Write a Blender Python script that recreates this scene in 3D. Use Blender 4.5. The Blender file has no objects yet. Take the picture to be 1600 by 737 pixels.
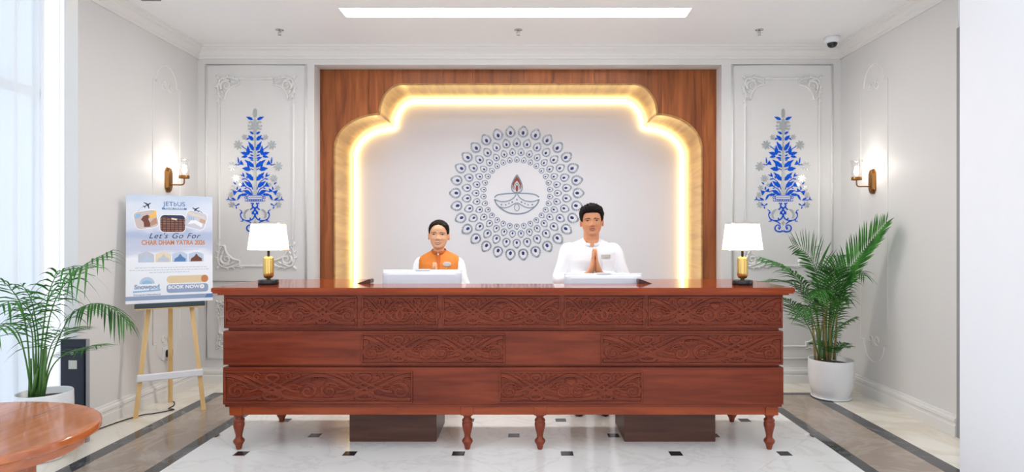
import bpy, bmesh, math, random
from mathutils import Vector, Matrix, noise as mnoise
PI = math.pi
random.seed(7)
SC = bpy.context.scene
COL = SC.collection

# ------------------------------------------------------------------ camera
F, CX, CY, EYE = 930.0, 822.0, 371.0, 1.43      # focal length and principal point in the 1600 x 737 frame, eye height in metres
cam_d = bpy.data.cameras.new('camera')
cam = bpy.data.objects.new('camera', cam_d); COL.objects.link(cam)
cam.location = (0, 0, EYE); cam.rotation_euler = (PI/2, 0, 0)
cam_d.sensor_width = 36.0; cam_d.lens = 36.0*F/1600
cam_d.shift_x = -(CX-800)/1600; cam_d.shift_y = (CY-368.5)/1600
cam_d.clip_start = 0.05
SC.camera = cam

# ------------------------------------------------------------------ world and exposure
W = bpy.data.worlds.new('daylight'); SC.world = W; W.use_nodes = True
bgn = W.node_tree.nodes['Background']
bgn.inputs[0].default_value = (0.90, 0.95, 1.0, 1); bgn.inputs[1].default_value = 2.0
SC.view_settings.view_transform = 'Standard'; SC.view_settings.look = 'None'
SC.view_settings.gamma = 1.0; SC.view_settings.use_curve_mapping = False
SC.view_settings.exposure = -0.36

# ------------------------------------------------------------------ helpers
def at(px, py, y):
    return Vector(((px-CX)/F*y, y, EYE-(py-CY)/F*y))

def s2l(c):
    return tuple(((v/255)/12.92 if v/255 <= 0.04045 else ((v/255+0.055)/1.055)**2.4) for v in c)

MATS = {}
def new_mat(name):
    m = bpy.data.materials.new(name); m.use_nodes = True
    MATS[name] = m
    nt = m.node_tree
    return m, nt, nt.nodes['Principled BSDF']

def plain(name, rgb, rough=0.5, metal=0.0, coat=0.0, var=0.04, vscale=12.0, bump=0.0, bscale=60.0, emit=None, estr=0.0, spec=0.5, alpha=1.0):
    m, nt, b = new_mat(name)
    c = s2l(rgb)
    tc = nt.nodes.new('ShaderNodeTexCoord')
    no = nt.nodes.new('ShaderNodeTexNoise'); no.inputs['Scale'].default_value = vscale; no.inputs['Detail'].default_value = 4
    nt.links.new(tc.outputs['Object'], no.inputs['Vector'])
    mx = nt.nodes.new('ShaderNodeMix'); mx.data_type = 'RGBA'
    mx.inputs[6].default_value = tuple(min(1, v*(1-var)) for v in c)+(1,)
    mx.inputs[7].default_value = tuple(min(1, v*(1+var)) for v in c)+(1,)
    nt.links.new(no.outputs['Fac'], mx.inputs[0]); nt.links.new(mx.outputs[2], b.inputs['Base Color'])
    b.inputs['Roughness'].default_value = rough; b.inputs['Metallic'].default_value = metal
    b.inputs['Coat Weight'].default_value = coat; b.inputs['Coat Roughness'].default_value = 0.08
    b.inputs['Specular IOR Level'].default_value = spec
    if alpha < 1: b.inputs['Alpha'].default_value = alpha
    if bump:
        n2 = nt.nodes.new('ShaderNodeTexNoise'); n2.inputs['Scale'].default_value = bscale; n2.inputs['Detail'].default_value = 3
        nt.links.new(tc.outputs['Object'], n2.inputs['Vector'])
        bp = nt.nodes.new('ShaderNodeBump'); bp.inputs['Strength'].default_value = bump; bp.inputs['Distance'].default_value = 0.01
        nt.links.new(n2.outputs['Fac'], bp.inputs['Height']); nt.links.new(bp.outputs['Normal'], b.inputs['Normal'])
    if emit is not None:
        b.inputs['Emission Color'].default_value = tuple(s2l(emit))+(1,); b.inputs['Emission Strength'].default_value = estr
    return m

def wood(name, dark, light, axis='X', rough=0.3, coat=0.0, scale=1.0, rnd=0.0, contrast=1.0, spec=0.3):
    m, nt, b = new_mat(name)
    tc = nt.nodes.new('ShaderNodeTexCoord'); mp = nt.nodes.new('ShaderNodeMapping')
    s = {'X': (1.2, 14, 14), 'Y': (14, 1.2, 14), 'Z': (14, 14, 1.2)}[axis]
    mp.inputs['Scale'].default_value = tuple(v*scale for v in s)
    nt.links.new(tc.outputs['Object'], mp.inputs['Vector'])
    vec = mp.outputs['Vector']
    oi = nt.nodes.new('ShaderNodeObjectInfo')
    if rnd:
        ad = nt.nodes.new('ShaderNodeVectorMath'); ad.operation = 'MULTIPLY_ADD'
        ad.inputs[1].default_value = (37, 37, 37)
        nt.links.new(oi.outputs['Random'], ad.inputs[0]); nt.links.new(vec, ad.inputs[2]); vec = ad.outputs[0]
    no = nt.nodes.new('ShaderNodeTexNoise'); no.inputs['Scale'].default_value = 1.6; no.inputs['Detail'].default_value = 7; no.inputs['Distortion'].default_value = 0.6
    nt.links.new(vec, no.inputs['Vector'])
    rp = nt.nodes.new('ShaderNodeValToRGB')
    rp.color_ramp.elements[0].position = 0.5-0.22/contrast; rp.color_ramp.elements[1].position = 0.5+0.22/contrast
    rp.color_ramp.elements[0].color = s2l(dark)+(1,); rp.color_ramp.elements[1].color = s2l(light)+(1,)
    nt.links.new(no.outputs['Fac'], rp.inputs['Fac'])
    col = rp.outputs['Color']
    if rnd:
        hs = nt.nodes.new('ShaderNodeHueSaturation')
        mr = nt.nodes.new('ShaderNodeMapRange'); mr.inputs[3].default_value = 1-rnd; mr.inputs[4].default_value = 1+rnd
        nt.links.new(oi.outputs['Random'], mr.inputs[0]); nt.links.new(mr.outputs[0], hs.inputs['Value'])
        nt.links.new(col, hs.inputs['Color']); col = hs.outputs['Color']
    nt.links.new(col, b.inputs['Base Color'])
    b.inputs['Roughness'].default_value = rough; b.inputs['Coat Weight'].default_value = coat; b.inputs['Coat Roughness'].default_value = 0.05; b.inputs['Specular IOR Level'].default_value = spec
    bp = nt.nodes.new('ShaderNodeBump'); bp.inputs['Strength'].default_value = 0.05; bp.inputs['Distance'].default_value = 0.004
    nt.links.new(no.outputs['Fac'], bp.inputs['Height']); nt.links.new(bp.outputs['Normal'], b.inputs['Normal'])
    return m

def marble(name, base, vein, rough=0.15, scale=1.4, vein_w=0.06, cloud=0.05, strength=0.6):
    m, nt, b = new_mat(name)
    tc = nt.nodes.new('ShaderNodeTexCoord'); oi = nt.nodes.new('ShaderNodeObjectInfo')
    ge = nt.nodes.new('ShaderNodeNewGeometry')
    ad = nt.nodes.new('ShaderNodeVectorMath'); ad.operation = 'MULTIPLY_ADD'; ad.inputs[1].default_value = (3, 5, 0)
    nt.links.new(oi.outputs['Random'], ad.inputs[0]); nt.links.new(ge.outputs['Position'], ad.inputs[2])
    no = nt.nodes.new('ShaderNodeTexNoise'); no.inputs['Scale'].default_value = scale; no.inputs['Detail'].default_value = 8
    no.inputs['Roughness'].default_value = 0.62; no.inputs['Distortion'].default_value = 1.2
    nt.links.new(ad.outputs[0], no.inputs['Vector'])
    rp = nt.nodes.new('ShaderNodeValToRGB'); e = rp.color_ramp.elements
    e[0].position = 0.5-vein_w; e[0].color = (0, 0, 0, 1); e[1].position = 0.5+vein_w; e[1].color = (0, 0, 0, 1)
    k = e.new(0.5); k.color = (strength,)*3+(1,)
    nt.links.new(no.outputs['Fac'], rp.inputs['Fac'])
    n2 = nt.nodes.new('ShaderNodeTexNoise'); n2.inputs['Scale'].default_value = scale*2.2; n2.inputs['Detail'].default_value = 5
    nt.links.new(ad.outputs[0], n2.inputs['Vector'])
    m0 = nt.nodes.new('ShaderNodeMix'); m0.data_type = 'RGBA'
    c = s2l(base)
    m0.inputs[6].default_value = tuple(v*(1-cloud) for v in c)+(1,); m0.inputs[7].default_value = tuple(min(1, v*(1+cloud)) for v in c)+(1,)
    nt.links.new(n2.outputs['Fac'], m0.inputs[0])
    m1 = nt.nodes.new('ShaderNodeMix'); m1.data_type = 'RGBA'; m1.inputs[7].default_value = s2l(vein)+(1,)
    nt.links.new(rp.outputs['Color'], m1.inputs[0]); nt.links.new(m0.outputs[2], m1.inputs[6])
    nt.links.new(m1.outputs[2], b.inputs['Base Color']); b.inputs['Roughness'].default_value = rough
    return m

def emitter(name, rgb, strength):
    m, nt, b = new_mat(name)
    b.inputs['Base Color'].default_value = s2l(rgb)+(1,)
    b.inputs['Emission Color'].default_value = s2l(rgb)+(1,); b.inputs['Emission Strength'].default_value = strength
    b.inputs['Roughness'].default_value = 0.6
    return m

def thin_glass(name, tint=(235, 240, 245), opacity=0.18):
    m, nt, b = new_mat(name)
    tr = nt.nodes.new('ShaderNodeBsdfTransparent'); tr.inputs[0].default_value = s2l(tint)+(1,)
    gl = nt.nodes.new('ShaderNodeBsdfGlossy'); gl.inputs['Roughness'].default_value = 0.05
    fr = nt.nodes.new('ShaderNodeLayerWeight'); fr.inputs[0].default_value = 0.25
    ma = nt.nodes.new('ShaderNodeMath'); ma.operation = 'MULTIPLY_ADD'; ma.inputs[1].default_value = 0.5; ma.inputs[2].default_value = opacity*0.15; ma.use_clamp = True
    nt.links.new(fr.outputs['Facing'], ma.inputs[0])
    mx = nt.nodes.new('ShaderNodeMixShader')
    nt.links.new(ma.outputs[0], mx.inputs[0]); nt.links.new(tr.outputs[0], mx.inputs[1]); nt.links.new(gl.outputs[0], mx.inputs[2])
    nt.links.new(mx.outputs[0], nt.nodes['Material Output'].inputs['Surface'])
    return m

class MB:
    """collects verts and faces and links them as one mesh object"""
    def __init__(self): self.v = []; self.f = []; self.sm = []
    def add(self, vs, fs, smooth=False):
        o = len(self.v); self.v += [tuple(p) for p in vs]
        self.f += [tuple(i+o for i in f) for f in fs]; self.sm += [smooth]*len(fs)
        return self
    def box(self, x0, x1, y0, y1, z0, z1):
        vs = [(x, y, z) for z in (z0, z1) for y in (y0, y1) for x in (x0, x1)]
        fs = [(0, 2, 3, 1), (4, 5, 7, 6), (0, 1, 5, 4), (2, 6, 7, 3), (0, 4, 6, 2), (1, 3, 7, 5)]
        return self.add(vs, fs)
    def bbox(self, x0, x1, y0, y1, z0, z1, bev=0.005, seg=2):
        bm = bmesh.new()
        bmesh.ops.create_cube(bm, size=1)
        for v in bm.verts:
            v.co = Vector((x0+(v.co.x+0.5)*(x1-x0), y0+(v.co.y+0.5)*(y1-y0), z0+(v.co.z+0.5)*(z1-z0)))
        bmesh.ops.bevel(bm, geom=bm.edges[:], offset=bev, segments=seg, profile=0.5, affect='EDGES')
        bm.verts.index_update()
        self.add([v.co[:] for v in bm.verts], [[v.index for v in f.verts] for f in bm.faces])
        bm.free(); return self
    def lathe(self, prof, n=24, c=(0, 0, 0), flute=0, fd=0.0, smooth=True, cap=True):
        vs = []; fs = []
        for (r, z) in prof:
            for i in range(n):
                a = 2*PI*i/n
                rr = r*(1+fd*math.cos(a*flute)) if flute else r
                vs.append((c[0]+rr*math.cos(a), c[1]+rr*math.sin(a), c[2]+z))
        for j in range(len(prof)-1):
            for i in range(n):
                k = (i+1) % n
                fs.append((j*n+i, j*n+k, (j+1)*n+k, (j+1)*n+i))
        self.add(vs, fs, smooth)
        if cap:
            o = len(self.v)-len(vs)
            if prof[0][0] > 1e-4: self.f.append(tuple(o+i for i in range(n))[::-1]); self.sm.append(False)
            if prof[-1][0] > 1e-4: self.f.append(tuple(o+(len(prof)-1)*n+i for i in range(n))); self.sm.append(False)
        return self
    def tube(self, pts, r, n=8, closed=False, cap=True, flat=1.0, up=None, smooth=True):
        pts = [Vector(p) for p in pts]; m = len(pts)
        rs = r if isinstance(r, (list, tuple)) else [r]*m
        vs = []; fs = []
        T = []
        for i in range(m):
            a = pts[(i-1) % m] if (closed or i > 0) else pts[i]
            b = pts[(i+1) % m] if (closed or i < m-1) else pts[i]
            t = (b-a); T.append(t.normalized() if t.length > 1e-9 else Vector((0, 0, 1)))
        u = Vector(up) if up is not None else (Vector((0, 0, 1)) if abs(T[0].z) < 0.9 else Vector((1, 0, 0)))
        N = (u-T[0]*u.dot(T[0])).normalized()
        for i in range(m):
            if up is not None: u2 = Vector(up)
            else: u2 = N
            N2 = u2-T[i]*u2.dot(T[i])
            if N2.length > 1e-6: N = N2.normalized()
            B = T[i].cross(N)
            for k in range(n):
                a = 2*PI*k/n
                vs.append(pts[i]+N*(math.cos(a)*rs[i]*flat)+B*(math.sin(a)*rs[i]))
        for i in range(m if closed else m-1):
            j = (i+1) % m
            for k in range(n):
                l = (k+1) % n
                fs.append((i*n+k, i*n+l, j*n+l, j*n+k))
        o = len(self.v)
        self.add(vs, fs, smooth)
        if cap and not closed:
            self.f.append(tuple(o+k for k in range(n))[::-1]); self.sm.append(smooth)
            self.f.append(tuple(o+(m-1)*n+k for k in range(n))); self.sm.append(smooth)
        return self
    def prism(self, poly, d, fr=None):
        """poly: 2D points; extruded by d along the frame's third axis. fr: function (u, v, w) -> point"""
        fr = fr or (lambda u, v, w: (u, w, v))
        n = len(poly)
        vs = [fr(p[0], p[1], 0) for p in poly]+[fr(p[0], p[1], d) for p in poly]
        fs = [tuple(range(n))[::-1], tuple(range(n, 2*n))]+[(i, (i+1) % n, n+(i+1) % n, n+i) for i in range(n)]
        return self.add(vs, fs)
    def ellipsoid(self, c, r, nu=16, nv=10):
        vs = []; fs = []
        for j in range(nv+1):
            p = -PI/2+PI*j/nv
            for i in range(nu):
                a = 2*PI*i/nu
                vs.append((c[0]+r[0]*math.cos(p)*math.cos(a), c[1]+r[1]*math.cos(p)*math.sin(a), c[2]+r[2]*math.sin(p)))
        for j in range(nv):
            for i in range(nu):
                k = (i+1) % nu
                fs.append((j*nu+i, j*nu+k, (j+1)*nu+k, (j+1)*nu+i))
        return self.add(vs, fs, True)
    def loft(self, rings, smooth=True, cap=True):
        n = len(rings[0]); vs = [p for r in rings for p in r]; fs = []
        for j in range(len(rings)-1):
            for i in range(n):
                k = (i+1) % n
                fs.append((j*n+i, j*n+k, (j+1)*n+k, (j+1)*n+i))
        o = len(self.v); self.add(vs, fs, smooth)
        if cap:
            self.f.append(tuple(o+i for i in range(n))[::-1]); self.sm.append(smooth)
            self.f.append(tuple(o+(len(rings)-1)*n+i for i in range(n))); self.sm.append(smooth)
        return self
    def xform(self, M):
        self.v = [tuple(M @ Vector(p)) for p in self.v]; return self
    def mesh(self, name, mat=None, fixn=True):
        me = bpy.data.meshes.new(name)
        me.from_pydata(self.v, [], self.f)
        me.polygons.foreach_set('use_smooth', self.sm)
        if fixn:
            bm = bmesh.new(); bm.from_mesh(me); bmesh.ops.recalc_face_normals(bm, faces=bm.faces[:]); bm.to_mesh(me); bm.free()
        if mat is not None: me.materials.append(mat)
        me.update(); return me
    def build(self, name, mat, parent=None, fixn=True):
        return link(name, self.mesh(name, mat, fixn), parent)

def link(name, me, parent=None):
    o = bpy.data.objects.new(name, me); COL.objects.link(o)
    if parent is not None: o.parent = parent
    return o

def tag(o, label, cat, group=None):
    o['label'] = label; o['category'] = cat
    if group: o['group'] = group
    return o

def thing(name, label, cat, loc=(0, 0, 0), rz=0.0, group=None):
    o = bpy.data.objects.new(name, None); COL.objects.link(o); o.location = loc; o.rotation_euler = (0, 0, rz)
    o.empty_display_size = 0.05
    return tag(o, label, cat, group)

def struct(o, label=None):
    o['kind'] = 'structure'
    if label: o['label'] = label
    return o

def sempty(name, label=None, loc=(0, 0, 0)):
    o = bpy.data.objects.new(name, None); COL.objects.link(o); o.location = loc
    return struct(o, label)

def catmull(P, n=8, closed=False):
    P = [Vector(p) for p in P]; m = len(P); out = []
    R = range(m) if closed else range(m-1)
    for i in R:
        p0 = P[(i-1) % m] if (closed or i > 0) else P[i]*2-P[i+1]
        p1 = P[i]; p2 = P[(i+1) % m]
        p3 = P[(i+2) % m] if (closed or i+2 < m) else P[(i+1) % m]*2-P[i]
        for k in range(n):
            t = k/n
            out.append(0.5*((2*p1)+(p2-p0)*t+(2*p0-5*p1+4*p2-p3)*t*t+(3*p1-p0-3*p2+p3)*t**3))
    if not closed: out.append(P[-1])
    return out

def arc(cx, cy, rx, ry, a0, a1, n):
    return [(cx+rx*math.cos(math.radians(a0+(a1-a0)*i/n)), cy+ry*math.sin(math.radians(a0+(a1-a0)*i/n))) for i in range(n+1)]

def copy_obj(o, parent=None, loc=None):
    c = o.copy(); COL.objects.link(c); c.parent = parent
    if loc is not None: c.location = loc
    return c

def interp(tab, t):
    if t <= tab[0][0]: return tab[0][1]
    for (a, b), (c, d) in zip(tab, tab[1:]):
        if t <= c:
            s = (t-a)/(c-a); s = s*s*(3-2*s)*0.5+s*0.5
            return b+(d-b)*s
    return tab[-1][1]
# ------------------------------------------------------------------ materials
m_wall = plain('white_wall_paint', (220, 219, 218), 0.55, var=0.012, vscale=2.5, bump=0.02, bscale=90)
m_trim = plain('white_moulding_paint', (228, 227, 225), 0.45, var=0.012)
m_ceil = plain('ceiling_paint', (240, 241, 242), 0.7, var=0.01)
m_niche = plain('niche_paint', (222, 223, 229), 0.5, var=0.012, vscale=3)
m_pillar = plain('pillar_paint', (238, 240, 246), 0.5, var=0.01)
m_grey = plain('grey_frame_paint', (150, 150, 152), 0.5)
m_wcnt = wood('counter_wood', (94, 33, 17), (134, 58, 34), 'X', 0.30, 0.03, spec=0.25)
m_wtop = wood('counter_top_wood', (124, 44, 14), (166, 72, 28), 'X', 0.09, 0.0, spec=0.22)
m_wrail = wood('rail_wood', (126, 48, 20), (164, 76, 38), 'X', 0.28, 0.05)
m_wleg = wood('leg_wood', (108, 42, 22), (146, 66, 40), 'Z', 0.28, 0.1)
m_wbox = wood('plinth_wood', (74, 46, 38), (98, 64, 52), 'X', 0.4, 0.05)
m_plank = wood('wall_plank_wood', (108, 54, 24), (166, 96, 50), 'Z', 0.38, 0.0, 0.8, rnd=0.16)
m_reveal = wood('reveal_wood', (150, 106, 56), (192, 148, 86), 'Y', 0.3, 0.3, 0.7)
m_tbl = wood('table_wood', (156, 78, 40), (196, 112, 62), 'Y', 0.10, 0.0, spec=0.9)
m_pine = wood('pine_wood', (214, 176, 118), (236, 204, 150), 'Z', 0.5)
m_tile = marble('white_marble', (248, 247, 244), (206, 204, 202), 0.16, 1.5, 0.03, 0.02, 0.3)
m_cream = marble('cream_marble', (238, 232, 220), (214, 200, 174), 0.10, 1.1, 0.06, 0.04, 0.5)
m_brown = marble('brown_marble', (160, 144, 130), (188, 174, 160), 0.07, 2.2, 0.06, 0.10, 0.5)
m_black = marble('black_marble', (74, 74, 76), (150, 150, 152), 0.08, 1.4, 0.012, 0.12, 0.5)
m_cab = plain('black_inset_stone', (34, 36, 42), 0.2, var=0.2, vscale=40)
m_led = emitter('warm_led', (255, 216, 132), 15.0)
m_panel = emitter('ceiling_light_diffuser', (255, 253, 250), 42.0)
m_tube = emitter('ceiling_light_tube', (255, 253, 250), 90.0)

# ------------------------------------------------------------------ room dimensions (metres)
YB, XL, XR, ZC = 5.86, -3.23, 3.10, 3.30
XC = -0.08                                   # centre line of the back wall
RX0, RX1, RZ = -2.085, 1.925, 3.13           # opening of the wooden recess
YP = 6.02                                    # face of the wooden cladding
YN = 6.665                                   # back of the niche

# ------------------------------------------------------------------ floor
fl = MB().box(-3.52, 4.2, -1.6, YB+0.02, -0.12, -0.012).build('floor', m_cream)
struct(fl, 'polished marble floor with black inset squares and dark border bands')
BX0, BX1, BY1 = -2.24, 2.07, 4.92            # inner field limits
# octagon tiles laid diagonally, small black squares at their corners
S, RY0, RX = 0.72, 3.946, 0.2716             # lattice pitch, one row, one column
hs = 0.040
def clip_poly(poly, x0, x1, y1):
    for (ax, lim, sgn) in ((0, x0, 1), (0, x1, -1), (1, y1, -1)):
        out = []
        for i in range(len(poly)):
            a, b = poly[i], poly[(i+1) % len(poly)]
            da, db = sgn*(a[ax]-lim), sgn*(b[ax]-lim)
            if da >= 0: out.append(a)
            if da*db < 0:
                t = da/(da-db); out.append((a[0]+(b[0]-a[0])*t, a[1]+(b[1]-a[1])*t))
        poly = out
        if len(poly) < 3: return []
    return poly
g = 0.0012
octo = [(-hs+0*g, -S/2+hs+g), (hs, -S/2+hs+g), (S/2-hs-g, -hs), (S/2-hs-g, hs), (hs, S/2-hs-g), (-hs, S/2-hs-g), (-S/2+hs+g, hs), (-S/2+hs+g, -hs)]
def slab(poly, name, mat, h=0.012, par=fl):
    b = MB(); b.prism(poly, h, lambda u, v, w: (u, v, w-0.012))
    return b.build(name, mat, par)
oct_me = None; cab_me = None
rows = range(-6, 4)
for j in rows:
    for i in range(-8, 9):
        # lattice points (cabochons) at (RX + i*S + (j%2)*S/2, RY0 + j*S/2); tile centres halfway along x
        px_, py_ = RX+i*S+(j % 2)*S/2, RY0+j*S/2
        if BX0+hs < px_ < BX1-hs and py_ < BY1-hs:
            if cab_me is None:
                cab_me = MB().prism([(-hs, -hs), (hs, -hs), (hs, hs), (-hs, hs)], 0.012, lambda u, v, w: (u, v, w-0.012)).mesh('inset_square', m_cab)
            o = link('inset_square', cab_me, fl); o.location = (px_, py_, 0)
        cx, cy = px_+S/2, py_
        pl = [(cx+u, cy+v) for u, v in octo]
        cp = clip_poly(pl, BX0, BX1, BY1)
        if not cp: continue
        if len(cp) == 8 and all(abs(a[0]-b[0])+abs(a[1]-b[1]) < 1e-6 for a, b in zip(cp, pl)):
            if oct_me is None:
                oct_me = MB().prism(octo, 0.012, lambda u, v, w: (u, v, w-0.012)).mesh('floor_tile', m_tile)
            o = link('floor_tile', oct_me, fl); o.location = (cx, cy, 0)
        else:
            slab(cp, 'floor_tile', m_tile)
def band(name, mat, x0, x1, y0, y1, along, step, shrink=0.0008):
    if along == 'y':
        n = max(1, round((y1-y0)/step))
        for k in range(n):
            a, b = y0+(y1-y0)*k/n, y0+(y1-y0)*(k+1)/n
            slab([(x0, a), (x1, a), (x1, b-shrink), (x0, b-shrink)], name, mat)
    else:
        n = max(1, round((x1-x0)/step))
        for k in range(n):
            a, b = x0+(x1-x0)*k/n, x0+(x1-x0)*(k+1)/n
            slab([(a, y0), (b-shrink, y0), (b-shrink, y1), (a, y1)], name, mat)
LI0, LI1, LO0, LO1 = -2.335, -2.24, -2.88, -2.77
RI0, RI1, RO0, RO1 = 2.07, 2.157, 2.558, 2.674
YI0, YI1, YO0, YO1 = 4.92, 5.01, 5.406, 5.495
YF = -1.6
band('border_strip', m_black, LI0, LI1, YF, YI1, 'y', 1.6); band('border_strip', m_black, RI0, RI1, YF, YI1, 'y', 1.6)
band('border_strip', m_black, LI1, RI0, YI0, YI1, 'x', 1.6)
band('border_strip', m_black, LO0, LO1, YF, YO1, 'y', 1.6); band('border_strip', m_black, RO0, RO1, YF, YO1, 'y', 1.6)
band('border_strip', m_black, LO1, RO0, YO0, YO1, 'x', 1.6)
band('border_slab', m_brown, LO1, LI0, YF, YO0, 'y', 1.0); band('border_slab', m_brown, RI1, RO0, YF, YO0, 'y', 1.0)
band('border_slab', m_brown, LI0, RI1, YI1, YO0, 'x', 1.0)
band('margin_slab', m_cream, -3.52, LO0, YF, YB, 'y', 1.2); band('margin_slab', m_cream, RO1, 4.2, YF, YB, 'y', 1.2)
band('margin_slab', m_cream, LO0, RO1, YO1, YB, 'x', 1.2)

# ------------------------------------------------------------------ ceiling with a recessed light slot
SX0, SX1, SY0, SY1 = -1.535, 1.36, 4.85, 5.06
cb = MB()
cb.box(-3.52, SX0, 3.3, YB+1.0, ZC, ZC+0.12); cb.box(SX1, 4.2, 3.3, YB+1.0, ZC, ZC+0.12)
cb.box(SX0, SX1, 3.3, SY0, ZC, ZC+0.12); cb.box(SX0, SX1, SY1, YB+1.0, ZC, ZC+0.12)
ce = struct(cb.build('ceiling', m_ceil), 'plain white ceiling with a long recessed light slot')
lt = thing('ceiling_light', 'long rectangular recessed ceiling light glowing white above the counter', 'ceiling light', ((SX0+SX1)/2, (SY0+SY1)/2, ZC))
hx, hy = (SX1-SX0)/2-0.002, (SY1-SY0)/2-0.002
MB().box(-hx, hx, -hy, hy, 0.085, 0.10).build('diffuser', m_panel, lt)
fr = MB()
fr.box(-hx, hx, -hy, -hy+0.006, 0.0, 0.085); fr.box(-hx, hx, hy-0.006, hy, 0.0, 0.085)
fr.box(-hx, -hx+0.006, -hy+0.006, hy-0.006, 0.0, 0.085); fr.box(hx-0.006, hx, -hy+0.006, hy-0.006, 0.0, 0.085)
fr.build('slot_frame', m_ceil, lt)
for cxx in (-1.12, 0.0, 1.12):
    MB().tube([(cxx-0.26, 0, 0.06), (cxx+0.26, 0, 0.06)], 0.014, 10).build('light_tube', m_tube, lt)

# ------------------------------------------------------------------ back wall with the recess opening
wb = MB()
wb.box(XL-0.10, RX0, YB, YN+0.3, 0, ZC); wb.box(RX1, XR+0.4, YB, YN+0.3, 0, ZC); wb.box(RX0, RX1, YB, YN+0.3, RZ, ZC)
wb.box(RX0, RX1, YN+0.02, YN+0.3, 0, RZ)
struct(wb.build('wall_back', m_wall), 'white back wall with moulded panels either side of the wooden recess')

# arch outline, right half, in metres from the centre line
AHW, AZ1, ACX, ACZ, ATX, ATZ = 1.851, 2.33, 1.40, 2.67, 1.168, 2.974
half = [(AHW, 0.0), (AHW, 1.2)]+[(AHW, AZ1)]
half += arc(ACX, AZ1, AHW-ACX, ACZ-AZ1, 0, 90, 14)[1:]
half += arc(ATX, ACZ, ACX-ATX, ATZ-ACZ, 0, 90, 12)[0:]
def arch_z(dx):
    dx = abs(dx)
    if dx >= AHW: return 0.0
    if dx >= ACX: return AZ1+(ACZ-AZ1)*math.sqrt(max(0, 1-((dx-ACX)/(AHW-ACX))**2))
    if dx >= ATX: return ACZ+(ATZ-ACZ)*math.sqrt(max(0, 1-((dx-ATX)/(ACX-ATX))**2))
    return ATZ
outline = [(XC+u, v) for u, v in half]+[(XC-u, v) for u, v in reversed(half)]      # right foot, over the top, left foot

nw = sempty('wall_niche', 'wood clad recess with a scalloped arch niche lit along its rim')
# vertical planks, each cut to the arch
edges = [RX0, XC-AHW]
random.seed(3)
x = XC-AHW
while x < XC+AHW-0.001:
    x2 = min(XC+AHW, x+random.choice((0.26, 0.34, 0.41, 0.30)))
    if XC+AHW-x2 < 0.12: x2 = XC+AHW
    edges.append(x2); x = x2
edges.append(RX1)
for a, b in zip(edges, edges[1:]):
    a2, b2 = a+0.0012, b-0.0012
    m = 0.5*(a+b)-XC
    if abs(m) > AHW: lo = [(a2, 0.0), (b2, 0.0)]
    else:
        xs = sorted(set([a2, b2]+[q for q in [a2+(b2-a2)*k/16 for k in range(17)]]+[q for q in (XC-ACX-1e-4, XC-ACX+1e-4, XC+ACX-1e-4, XC+ACX+1e-4) if a2 < q < b2]))
        lo = [(q, arch_z(q-XC)) for q in xs]
    poly = lo+[(b2, RZ-0.001), (a2, RZ-0.001)]
    MB().prism(poly, 0.018, lambda u, v, w: (u, YP+w, v)).build('wall_plank', m_plank, nw)
# reveal of the arch: a band of wood running from the cladding back to the niche wall, with a small rounded lip
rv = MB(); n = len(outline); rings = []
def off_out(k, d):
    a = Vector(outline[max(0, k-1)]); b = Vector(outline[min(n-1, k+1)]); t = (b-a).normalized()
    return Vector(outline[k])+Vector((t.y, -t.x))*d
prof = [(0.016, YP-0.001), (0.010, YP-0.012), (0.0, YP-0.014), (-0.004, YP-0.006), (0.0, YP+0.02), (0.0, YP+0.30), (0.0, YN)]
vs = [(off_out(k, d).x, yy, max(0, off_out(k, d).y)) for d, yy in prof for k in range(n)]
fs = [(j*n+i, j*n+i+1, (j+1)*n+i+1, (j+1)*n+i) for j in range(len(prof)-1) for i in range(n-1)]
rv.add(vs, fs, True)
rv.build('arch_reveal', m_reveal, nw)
MB().prism([(p[0], p[1]) for p in outline], 0.015, lambda u, v, w: (u, YN+w, v)).build('niche_back', m_niche, nw)
# LED strip tucked into the back corner of the reveal
led_pts = []
for k in range(1, n-1):
    p = off_out(k, -0.020); led_pts.append((p.x, YN-0.020, p.y))
led_pts[0] = (led_pts[0][0], led_pts[0][1], 0.78); led_pts[-1] = (led_pts[-1][0], led_pts[-1][1], 0.78)
led = MB().tube(led_pts, 0.015, 6, up=(0, 1, 0)).build('led_strip', m_led)
tag(led, 'warm glowing light strip running round the back edge of the arch', 'light strip')

# ------------------------------------------------------------------ side walls, pillar, window
struct(MB().box(XL-0.10, XL, 4.29, YB, 0, ZC).build('wall_left', m_wall), 'white left wall with a narrow moulded panel behind the brass sconce')
struct(MB().box(XR, XR+0.4, 4.27, YB, 0, ZC).build('wall_right', m_wall), 'white right wall with a narrow moulded panel behind the brass sconce')
struct(MB().bbox(2.49, 4.2, 1.6, 3.42, 0, ZC, 0.004).build('wall_front', m_pillar), 'plain cool white wall end at the right edge of the picture')
struct(MB().box(XR-0.012, XR+0.1, 4.20, 4.27, 0, 2.93).build('trim_1', m_grey), 'grey door frame edge at the near end of the right wall')
# window behind the curtain
win = sempty('window_1', 'tall window behind the sheer curtain')
wf = MB()
for yy in (1.0, 2.08, 3.16, 4.22): wf.box(-3.48, -3.44, yy-0.03, yy+0.03, 0.0, ZC)
for zz in (0.04, 2.45, ZC-0.04): wf.box(-3.48, -3.44, 1.0, 4.22, zz-0.03, zz+0.03)
wf.build('window_frame', m_trim, win)
m_pane = thin_glass('window_glass')
for a, b in ((1.0, 2.08), (2.08, 3.16), (3.16, 4.22)):
    for c, d in ((0.07, 2.42), (2.48, ZC-0.07)):
        MB().box(-3.462, -3.459, a+0.03, b-0.03, c, d).build('window_pane', m_pane, win)

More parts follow.
